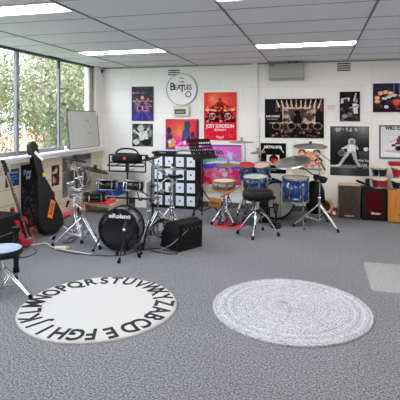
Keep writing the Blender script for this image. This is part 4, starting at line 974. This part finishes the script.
# ------------------------------------------------------------------ black perforated music stand
t = thing('music_stand', 'black perforated music stand in front of the pink board', 'music stand', (-1.66, 6.45, 0))
MB().cyl((0, 0, .06), (0, 0, .96), .011).cyl((0, 0, .34), (0, 0, .46), .018).build('pole', M['black_metal'], t)
leg3(t, .3, .42, 250, M['black_metal'], double=False, rad=.009)
DX = T(0, -.03, 1.045) @ RZ(52) @ RX(-32)
nx, nz = 39, 24; w_, h_ = .43, .34
vs = [(-w_ / 2 + w_ * i / nx, 0, -h_ / 2 + h_ * j / nz) for j in range(nz + 1) for i in range(nx + 1)]; fs = []
for j in range(nz):
    for i in range(nx):
        hole = (1 < j < nz - 2) and (j % 4 in (2, 3)) and 0 < i < nx - 1 and ((j > 9 and i > 16 and i % 3 != 0) or (j > 9 and i % 3 == 1) or i % 9 == 4)
        if not hole: fs.append((j * (nx + 1) + i, j * (nx + 1) + i + 1, (j + 1) * (nx + 1) + i + 1, (j + 1) * (nx + 1) + i))
o = MB(DX).add(vs, fs).build('desk', M['black_metal'], t); q = o.modifiers.new('s', 'SOLIDIFY'); q.thickness = .003
MB(DX).box(-w_ / 2, -.05, -h_ / 2 - .004, w_ / 2, .0, -h_ / 2).box(-w_ / 2, -.052, -h_ / 2 - .004, w_ / 2, -.05, -h_ / 2 + .018).build('ledge', M['black_metal'], t)
MB().cyl((0, 0, .95), (-.01, -.02, 1.05), .014).build('tilt_joint', M['black_metal'], t)

# ------------------------------------------------------------------ acoustic kit
t = thing('bass_drum', 'blue acoustic bass drum with white head behind the drum throne', 'bass drum', (-.59, 6.72, .288), (90, 0, 20))
rk = .268
MB().lathe([(rk - .008, -.36), (rk, -.36), (rk, 0), (rk - .008, 0)], 56, 0, True, None, closed=True).build('shell', M['blue_shell'], t)
for z in (-.375, -.02): MB().lathe([(rk - .01, z), (rk + .014, z), (rk + .014, z + .035), (rk - .01, z + .035)], 56, 0, False, None, closed=True).build('hoop', M['gloss_black'], t)
MB().lathe([(0, .004), (rk - .01, .004), (rk - .01, 0), (0, 0)], 56, 0, False).build('drumhead', M['drumhead'], t)
MB().lathe([(0, -.362), (rk - .01, -.362)], 56, 0, False).build('front_head', M['drumhead'], t)
for k in range(8): MB(RZ(360 * (k + .5) / 8)).box(rk - .002, -.012, -.11, rk + .018, .012, -.05).box(rk - .002, -.012, -.31, rk + .018, .012, -.25).cyl((rk + .014, 0, -.36), (rk + .014, 0, .0), .0035, n=6).build('lug', M['chrome'], t)
for s_ in (-1, 1): MB().cyl((s_ * rk * .93, -rk * .35, -.25), (s_ * (rk + .06), -.27, -.33), .009).build('spur', M['chrome'], t)
drum('blue rack tom with a red head, nearest the pink board', (-1.04, 6.72, .6), .105, .2, (16, 4, 0), 'blue_shell', 'redcloth', 'chrome', 6, 'tom_drum')
drum('blue rack tom with a pale pink head in front of the black band poster', (-.8, 6.76, .6), .12, .2, (16, -4, 0), 'blue_shell', 'pinkhead', 'chrome', 6, 'tom_drum')
drum('blue snare drum with clear pale head behind the throne', (-.85, 6.33, .54), .165, .13, (5, 0, 0), 'blue_shell', 'clearhead', 'chrome', 8, 'snare_drum')
ft = drum('large blue floor tom standing right of the drum throne', (-.3, 6.4, .355), .178, .31, (2, 0, 0), 'blue_shell', 'pinkhead', 'chrome', 8, 'floor_tom')
for k in range(3):
    a_ = R(60 + 120 * k); d = (math.cos(a_) * .21, math.sin(a_) * .21)
    lg = MB().tube([(d[0], d[1], .22), (d[0], d[1], -.15), (d[0] * 1.15, d[1] * 1.15, -.335)], .006, 8).build('leg', M['chrome'], ft)
    MB().ball((d[0] * 1.15, d[1] * 1.15, -.338), .014).build('rubber_foot', M['rubber'], lg)
    MB(RZ(60 + 120 * k)).box(.183, -.015, .12, .215, .015, .17).build('leg_bracket', M['chrome'], ft)
# snare basket stand
stand('chrome basket stand under the blue snare drum', 'stand', (-.83, 6.33, 0), .24, .26, .5, 30, 'snare_stand')
# tom mount post
t = thing('tom_mount', 'chrome double tom holder rising from the blue bass drum', 'tom holder', (-.9, 6.86, 0))
MB().cyl((0, 0, .53), (0, 0, .72), .012).cyl((0, 0, .68), (-.08, -.05, .7), .009).cyl((0, 0, .68), (.06, -.04, .7), .009).build('post', M['chrome'], t)
MB().cyl((0, 0, 0), (0, 0, .53), .012).build('lower_post', M['chrome'], t); leg3(t, .2, .2, 40)
# pedal on bass drum + black gear
t = thing('kick_pedal', 'black kick pedal at the blue bass drum', 'pedal', (-.6, 6.42, 0), (0, 0, 20))
MB().box(-.05, -.2, .004, .05, .1, .014).build('base_plate', M['black_metal'], t); MB().box(-.04, -.2, .03, .04, .06, .04, 0, RX(-6)).build('footboard', M['black_metal'], t)
MB().cyl((-.05, .07, 0), (-.05, .07, .22), .01).cyl((.05, .07, 0), (.05, .07, .22), .01).cyl((-.06, .07, .22), (.06, .07, .22), .01).build('frame', M['black_metal'], t)
MB().cyl((0, .07, .22), (0, .02, .36), .005).ball((0, .02, .37), .028).build('beater', M['black'], t)
t = thing('microphone', 'black microphone on a clip in front of the blue bass drum', 'microphone', (-.56, 6.22, .0))
MB().cyl((0, 0, .0), (0, 0, .22), .012).cyl((0, 0, 0), (0, 0, .02), .07).build('stand_base', M['black_metal'], t); MB().cyl((0, -.03, .22), (0, .05, .28), .028, .034).ball((0, .065, .29), .04).build('capsule', M['black'], t)
t = thing('instrument_bag', 'black soft gear bag between throne and blue bass drum', 'bag', (-.78, 6.5, 0), (0, 0, 14))
MB().box(-.09, -.07, .0, .09, .07, .42).build('body', M['leatherette'], t, .03); MB().tube([(-.05, 0, .42), (-.04, 0, .47), (.04, 0, .47), (.05, 0, .42)], .009).build('handle', M['black'], t)
MB().box(-.07, -.078, .1, .07, -.0705, .28).build('pocket', M['black'], t, .003)
t = thing('red_mat', 'red felt pad', 'mat', (0, 0, 0)); bpy.data.objects.remove(t)
tag(MB().prism([(-1.42, 6.14), (-1.32, 6.03), (-1.15, 5.99), (-1.0, 6.07), (-.98, 6.2), (-1.05, 6.4), (-1.4, 6.4)], .001, .008).build('pedal_mat', M['redcloth']), 'red mat under the double pedals beside the throne', 'mat')
def pedal(label, x, yy, rz):
    t = thing('drum_pedal', label, 'pedal', (x, yy, .008), (0, 0, rz))
    MB().box(-.05, -.14, .001, .05, .16, .012).build('base_plate', M['black_metal'], t); MB().box(-.038, -.145, .028, .038, .1, .038, 0, RX(14)).build('footboard', M['dark_grey'], t)
    MB().cyl((-.055, .11, 0), (-.055, .11, .19), .009).cyl((.055, .11, 0), (.055, .11, .19), .009).cyl((-.065, .11, .19), (.065, .11, .19), .011).build('frame', M['dull_metal'], t)
    MB().cyl((0, .11, .19), (0, .06, .1), .004).box(-.006, .08, .07, .006, .1, .19).build('chain', M['dull_metal'], t)
pedal('left black pedal of the pair on the red mat', -1.32, 6.25, 8); pedal('right black pedal of the pair on the red mat', -1.14, 6.22, -14)
# hi-hat
hh_ = stand('chrome hi-hat stand beside the pink board', 'stand', (-1.26, 6.42, 0), .24, .32, .93, 20, 'hihat_stand')
cymbal('bottom brass cymbal of the hi-hat pair in front of the pink board', (-1.26, 6.42, .80), .18, (3, 0, 0), 'brasscymbal', 'hihat_cymbal', flip=True)
c = cymbal('top cymbal of the hi-hat pair in front of the pink board', (-1.26, 6.42, .83), .18, (2, 1, 0), 'brasscymbal', 'hihat_cymbal'); felt(c, .025, 'chrome')
drum('chrome snare drum with wooden rim below the hi-hat', (-1.28, 6.22, .5), .155, .115, (4, 0, 0), 'dull_metal', 'drumhead', 'wood', 8, 'snare_drum')
stand('chrome snare stand under the wood-rimmed snare', 'stand', (-1.28, 6.22, 0.01), .18, .25, .48, 90, 'snare_stand')
t = thing('wood_block', 'chunky tan wooden block hanging low beside the pedals', 'percussion block', (-1.4, 6.18, .31), (8, 10, 10))
MB().box(-.085, -.05, -.055, .085, .05, .055).build('block', M['wood'], t, .012); MB().box(-.06, -.0515, .0, .06, -.05, .014).build('slot', M['dark_oak'], t)
MB().cyl((.06, .04, .0), (.12, .08, .02), .007).build('mount', M['chrome'], t)
tag(MB().cyl((-1.3, 6.1, .41), (-1.03, 6.06, .56), .015, .01, 10).ball((-1.04, 6.08, .56), .013).build('drumstick', M['wood']), 'orange wooden drumstick lying across the stand left of the throne', 'drumstick')
# back cymbals
st = stand('tall chrome boom stand behind the red-headed tom', 'stand', (-1.1, 6.98, 0), .2, .34, 1.08, 0, 'cymbal_stand', boom=None)
MB().cyl((0, 0, 1.08), (-.04, -.1, 1.15), .006).cyl((-.04, -.1, 1.12), (-.04, -.1, 1.19), .005).build('cymbal_rod', M['chrome'], st)
c = cymbal('pale crash cymbal highest at left of the acoustic kit', (-1.14, 6.88, 1.14), .2, (2, 0, 0), 'cymbal', 'cymbal'); felt(c, .026, 'chrome')
st = stand('thin chrome boom stand behind the two rack toms', 'stand', (-.89, 7.12, 0), .18, .34, 1.5, 30, 'cymbal_stand', boom=(.9, (-.0, -.2, .99)), rad=.008)
c = cymbal('small splash cymbal between the two rack toms', (-.89, 6.9, .985), .12, (6, -4, 0), 'brasscymbal', 'cymbal'); felt(c, .022, 'chrome')
# right big stand
st = stand('large chrome boom stand with spread legs right of the floor tom', 'stand', (.02, 6.42, 0), .35, .3, .92, 192, 'cymbal_stand', boom=(.9, (-.12, -.02, 1.12)), rad=.013)
MB().cyl((-.12, -.02, 1.1), (-.12, -.02, 1.17), .005).build('cymbal_rod', M['chrome'], st)
MB().cyl((.0, 0, .66), (-.36, -.02, .9), .008).cyl((.08, 0, .78), (-.04, .0, 1.0), .006).cyl((-.12, -.02, 1.12), (.2, 0, .86), .005).build('boom_arm', M['black_metal'], st)
MB().ball((-.04, 0, .68), .045).ball((.05, -.01, .65), .05).cyl((-.08, 0, .7), (.1, 0, .65), .03).build('padded_joint', M['black'], st)
c = cymbal('large ride cymbal tilted over the blue floor tom', (-.345, 6.4, .895), .25, (16, -9, 0), 'cymbal', 'cymbal'); felt(c, .026, 'chrome')
c = cymbal('crash cymbal highest at right of the acoustic kit', (-.1, 6.4, 1.12), .23, (8, 0, 0), 'cymbal', 'cymbal'); felt(c, .026, 'black')
mb = MB()
for z0_, z1_, dx in ((.5, .25, 0), (.55, .3, .04), (.48, .28, -.04)): mb.tube([(dx, 0, z0_), (dx + .06, 0, z0_ - .1), (dx + .04, 0, z1_)], .05, 8)
o = MB().lathe([(0, 0), (.1, .02), (.14, .16), (.13, .34), (.08, .46), (0, .48)], 20).build('stick_bag', M['leatherette'])
o.location = (-.04, 6.64, .13); tag(o, 'black soft bag hanging behind the floor tom on the chrome stand', 'bag')
tag(MB().tube([(.05, 6.5, .5), (.1, 6.52, .3), (.08, 6.56, .12), (.15, 6.6, .05), (.22, 6.55, .008)], .006, 6).build('cable', M['rubber']), 'black cable hanging down the large chrome boom stand', 'cable')
# ring drum against wall
t = thing('frame_drum', 'small round tan frame drum leaning on the back wall', 'drum', (.11, 7.22, .135), (78, 0, 4))
MB().torus(.1, .025, 36, 10, 0, None, 1.1).build('rim', M['palewood'], t); MB().lathe([(0, -.01), (.09, -.01)], 36).build('drumhead', M['wood'], t)
t = thing('power_adaptor', 'small pink glowing power adaptor on the floor beside the dark cajon', 'adaptor', (.24, 7.3, 0))
MB().box(-.03, -.03, 0, .03, .03, .05).build('body', M['offwhite'], t, .004); MB().ball((0, -.032, .03), .012).build('indicator', M['lamp_red'], t)

# throne
t = thing('drum_throne', 'round black drum throne with four chrome legs', 'stool', (-.745, 5.77, 0))
MB().lathe([(0, .45), (.15, .45), (.19, .47), (.2, .51), (.195, .555), (.175, .58), (0, .583)], 48).build('cushion', M['leatherette'], t)
MB().cyl((0, 0, .16), (0, 0, .45), .014).cyl((0, 0, .2), (0, 0, .3), .02).build('pole', M['chrome'], t)
MB().cyl((0, 0, .27), (0, 0, .33), .03).box(-.045, -.006, .29, .0, .006, .31).build('collar', M['black_metal'], t)
for k in range(4):
    a_ = R(-97 + 90 * k + (8 if k % 2 else 0)); d = Vector((math.cos(a_), math.sin(a_), 0))
    lg = MB().tube([d * .015 + Vector((0, 0, .3)), d * .09 + Vector((0, 0, .26)), d * .19 + Vector((0, 0, .13)), d * .26 + Vector((0, 0, .02))], .0085, 8).build('leg', M['chrome'], t)
    MB().cyl(tuple(d * .252 + Vector((0, 0, .05))), tuple(d * .266), .015, .02).build('rubber_foot', M['rubber'], lg)

# ------------------------------------------------------------------ cajons & hand drums
def cajon(label, x0, x1, y0, h, face, body, tw=0, word=None):
    w_ = x1 - x0
    t = thing('cajon', label, 'cajon', ((x0 + x1) / 2, y0, 0), (0, 0, tw))
    MB().box(-w_ / 2, .001, .01, w_ / 2, .28, h).build('box', M[body], t, .004)
    MB().box(-w_ / 2 + .004, -.006, .014, w_ / 2 - .004, .0, h - .006).build('front_plate', M[face], t)
    for sx in (-1, 1):
        for yy in (.03, .25): MB().cyl((sx * (w_ / 2 - .03), yy, 0), (sx * (w_ / 2 - .03), yy, .0095), .012).build('rubber_foot', M['rubber'], t)
    if word: MB().text(word, .05, 0, T(0, -.0065, .07) @ RX(90), .001, .0006, shear=.3).build('lettering', M[word_m[word]], t)
    return t
word_m = {'Gecko': 'whitepaint', 'Gewa': 'dark_oak', 'schlagwerk': 'whitepaint'}
t = cajon('dark oak faced cajon with pale top, leftmost of the three cajons', .29, .605, 7.02, .5, 'dark_oak', 'palewood')
MB().text('schlagwerk', .03, 0, T(0, -.0065, .05) @ RX(90), .0008, .0006).build('lettering', M['whitepaint'], t)
t = cajon('black cajon with dark red front, middle of the three cajons', .625, .955, 6.99, .465, 'black', 'black')
MB().box(-.115, -.009, .05, .115, -.0065, .43).build('red_panel', M['darkred'], t)
MB().text('Gibraltar', .045, 0, T(0.02, -.0098, .11) @ RX(90), .001, .0006, shear=.3, xs=.8).build('lettering', M['whitepaint'], t)
t = cajon('honey coloured wooden cajon at the right edge', .975, 1.3, 6.95, .455, 'amber_wood', 'amber_wood')
MB().text('Meinl', .04, 0, T(0.02, -.0065, .11) @ RX(90), .001, .0006).build('lettering', M['dark_oak'], t)
def handdrum(label, loc, r, h, shell, head='skin_drum'):
    t = thing('hand_drum', label, 'hand drum', loc)
    MB().lathe([(r * .82, 0), (r * .86, h * .3), (r * .97, h * .78), (r, h), (r - .006, h), (r * .76, .0)], 36, 0, True, None, closed=True).build('shell', M[shell], t)
    MB().lathe([(0, h + .012), (r * .9, h + .01), (r + .006, h - .004), (r + .006, h - .02)], 36).build('drumhead', M[head], t)
    for z, q in ((h - .03, r + .004), (.008, r * .83)): MB().torus(q, .007, 36, 6, 0, T(0, 0, z), 1.4).build('hoop', M['chrome'], t)
    for k in range(6): MB(RZ(60 * k + 20)).cyl((r * .87, 0, .01), (r + .01, 0, h - .03), .004, n=6).box(r * .84, -.01, h * .15, r * .92, .01, h * .3).build('lug', M['chrome'], t)
    return t
handdrum('red hand drum on the middle cajon, under the black one', (.885, 7.12, .467), .115, .15, 'red')
handdrum('black and silver hand drum stacked on the red hand drum', (.88, 7.12, .632), .112, .15, 'gloss_black')
handdrum('black hand drum on the honey coloured cajon', (1.16, 7.09, .457), .125, .15, 'gloss_black')
handdrum('red hand drum stacked highest at the right edge', (1.165, 7.1, .622), .125, .17, 'red')
tag(MB().box(1.0, 7.02, .806, 1.3, 7.2, .86).build('tambourine_case', M['red'], None, .008), 'flat bright red case on top of the stacked hand drums', 'case')
t = thing('music_stand_tray', 'black folded clamp tray lying on the middle cajon', 'tray', (.67, 7.12, .467), (0, 0, 0))
MB().box(-.05, -.11, .0, .08, .1, .02).box(-.13, -.03, .0, .07, .03, .03, 0, T(0, 0, .035) @ RY(22)).box(.02, .05, .02, .08, .09, .12).box(.01, -.09, .02, .07, -.05, .07).build('frame', M['black_metal'], t, .003)
MB().cyl((.02, -.06, .02), (.05, -.07, .09), .012).build('clamp_screw', M['black'], t); t.name = 'clamp_tray'

# ------------------------------------------------------------------ outdoors
struct('ground', MB().box(-70, -40, -3.7, 40, 80, -3.5), mat('grass', (120, 130, 90), .9, noise=.3, nscale=1.5))
bark = mat('bark', (96, 84, 74), .9, noise=.3, nscale=8)
leafm = [mat('leaf_a', (116, 122, 80), .6), mat('leaf_b', (92, 98, 62), .6), mat('leaf_c', (146, 144, 108), .6), mat('leaf_d', (142, 122, 100), .7)]
def crown_mesh(seed, rad, n_clump, per, size):
    g = random.Random(seed); mb = MB(); vs = []; fs = []; mi = []
    for c_ in range(n_clump):
        while True:
            p = Vector((g.uniform(-1, 1), g.uniform(-1, 1), g.uniform(-1, 1)))
            if .35 < p.length < 1: break
        p = Vector((p.x * rad, p.y * rad, p.z * rad * .85)); cr_ = g.uniform(.35, .75); m_ = g.choice([0, 0, 1, 1, 2, 3] if c_ % 3 else [0, 1, 2])
        for k in range(per):
            d = Vector((g.gauss(0, 1), g.gauss(0, 1), g.gauss(0, .7))) * cr_ * .55
            q = Euler((g.uniform(0, 6), g.uniform(0, 6), g.uniform(0, 6))).to_matrix(); s_ = size * g.uniform(.6, 1.4)
            o_ = len(vs)
            for x, y_ in ((-1, 0), (0, -.5), (1, 0), (0, .5)): vs.append(tuple(p + d + q @ Vector((x * s_, y_ * s_, 0))))
            fs.append((o_, o_ + 1, o_ + 2, o_ + 3)); mi.append(m_ if g.random() < .7 else g.randrange(3))
    mb.v = vs; mb.f = fs; mb.mi = mi; mb.sm = [False] * len(fs)
    return mb
def tree(label, loc, seed, rad, cz, n_clump=70, per=60, size=.13):
    t = thing('tree', label, 'tree', loc, group='trees outside the window')
    cr = crown_mesh(seed, rad, n_clump, per, size).build('foliage', leafm, t); cr.location = (0, 0, cz)
    g = random.Random(seed + 100); tr = MB(); tr.tube([(0, 0, 0), (.1, .05, cz * .5), (0, 0, cz - .2), (.1, 0, cz + rad * .5)], .13, 8)
    for k in range(7):
        a_ = g.uniform(0, 6.28); z0_ = cz - rad * g.uniform(.1, .7)
        tr.tube([(0, 0, z0_), (math.cos(a_) * rad * .45, math.sin(a_) * rad * .45, z0_ + .5), (math.cos(a_) * rad * .85, math.sin(a_) * rad * .85, z0_ + g.uniform(.6, 1.4))], .05, 6)
    tr.build('trunk', bark, t)
    return t
tl = ['bushy pale green tree outside, filling the left window pane', 'pale green tree behind the middle window pane', 'leafy tree outside the right window pane', 'distant tree rising behind and between the nearer trees',
      'green tree outside level with the camera', 'green tree outside behind the camera side']
spots = [(-11.0, 11.6, 2.3, 5.6), (-9.4, 16.6, 2.3, 5.8), (-7.0, 12.8, 1.8, 5.3), (-12.5, 20.5, 3.6, 6.4), (-10.5, 6.0, 2.5, 5.2), (-11, .0, 2.6, 5.2)]
for i, (x, yy, rad, cz) in enumerate(spots): tree(tl[i], (x, yy, -3.5), 20 + i, rad, cz, int(28 * rad * rad), 95, .06)
# houses
def house(label, loc, w_, d_, h_, rz, wallm, roofm):
    t = thing('house', label, 'house', loc, (0, 0, rz))
    MB().box(-w_ / 2, -d_ / 2, 0, w_ / 2, d_ / 2, h_).build('walls', wallm, t)
    e = .4
    MB().add([(-w_ / 2 - e, -d_ / 2 - e, h_), (w_ / 2 + e, -d_ / 2 - e, h_), (w_ / 2 + e, d_ / 2 + e, h_), (-w_ / 2 - e, d_ / 2 + e, h_), (-w_ / 2 + d_ / 2, 0, h_ + 1.3), (w_ / 2 - d_ / 2, 0, h_ + 1.3)],
             [(0, 1, 5, 4), (1, 2, 5), (2, 3, 4, 5), (3, 0, 4), (0, 3, 2, 1)]).build('roof', roofm, t)
    for x in (-w_ * .3, 0, w_ * .3):
        f_ = MB().box(x - .6, -d_ / 2 - .05, h_ * .35, x + .6, -d_ / 2 - .001, h_ * .75).build('window', M['white'], t); MB().box(x - .52, -d_ / 2 - .07, h_ * .38, x + .52, -d_ / 2 - .051, h_ * .72).build('pane', M['dark_grey'], f_)
    return t
house('brick house with an orange tiled roof beyond the trees', (-16.5, 26, -3.5), 10, 7, 3.0, 20, mat('house_wall', (206, 196, 186), .8), mat('tile_roof', (205, 136, 102), .8, noise=.15, nscale=4))
house('pale blue house seen low through the left window pane', (-32, 33, -3.5), 11, 7, 3.6, 30, mat('blue_wall', (190, 206, 226), .8), mat('grey_roof', (180, 184, 192), .8))

# ------------------------------------------------------------------ light
w = bpy.data.worlds.new('World'); sc.world = w; w.use_nodes = True; nt = w.node_tree; bg = nt.nodes['Background']
tc = nt.nodes.new('ShaderNodeTexCoord'); sx = nt.nodes.new('ShaderNodeSeparateXYZ'); cr = nt.nodes.new('ShaderNodeValToRGB')
cr.color_ramp.elements[0].position = .0; cr.color_ramp.elements[0].color = (.86, .92, 1, 1); cr.color_ramp.elements[1].position = .8; cr.color_ramp.elements[1].color = (.68, .8, 1, 1)
nt.links.new(tc.outputs['Generated'], sx.inputs[0]); nt.links.new(sx.outputs['Z'], cr.inputs['Fac']); nt.links.new(cr.outputs['Color'], bg.inputs['Color'])
bg.inputs['Strength'].default_value = 2.8
sl = bpy.data.lights.new('sun', 'SUN'); sl.energy = 1.2; sl.angle = R(4); sl.color = (1, .97, .92)
so = bpy.data.objects.new('sun', sl); col.objects.link(so); so.rotation_euler = Vector((-.75, .35, -1)).to_track_quat('-Z', 'Y').to_euler()

# ------------------------------------------------------------------ camera (level, shifted lens)
cam = bpy.data.cameras.new('camera'); co = bpy.data.objects.new('camera', cam); col.objects.link(co)
cam.sensor_width = 36; cam.lens = 450 / 400 * 36; cam.clip_start = .05; cam.clip_end = 300
co.location = (0, 0, 1.5); co.rotation_euler = (R(90), 0, math.atan(118 / 450)); cam.shift_y = -(200 - 118) / 400
sc.camera = co
sc.view_settings.view_transform = 'Standard'; sc.view_settings.look = 'None'; sc.view_settings.gamma = 1
sc.view_settings.use_curve_mapping = False; sc.view_settings.exposure = 1.4
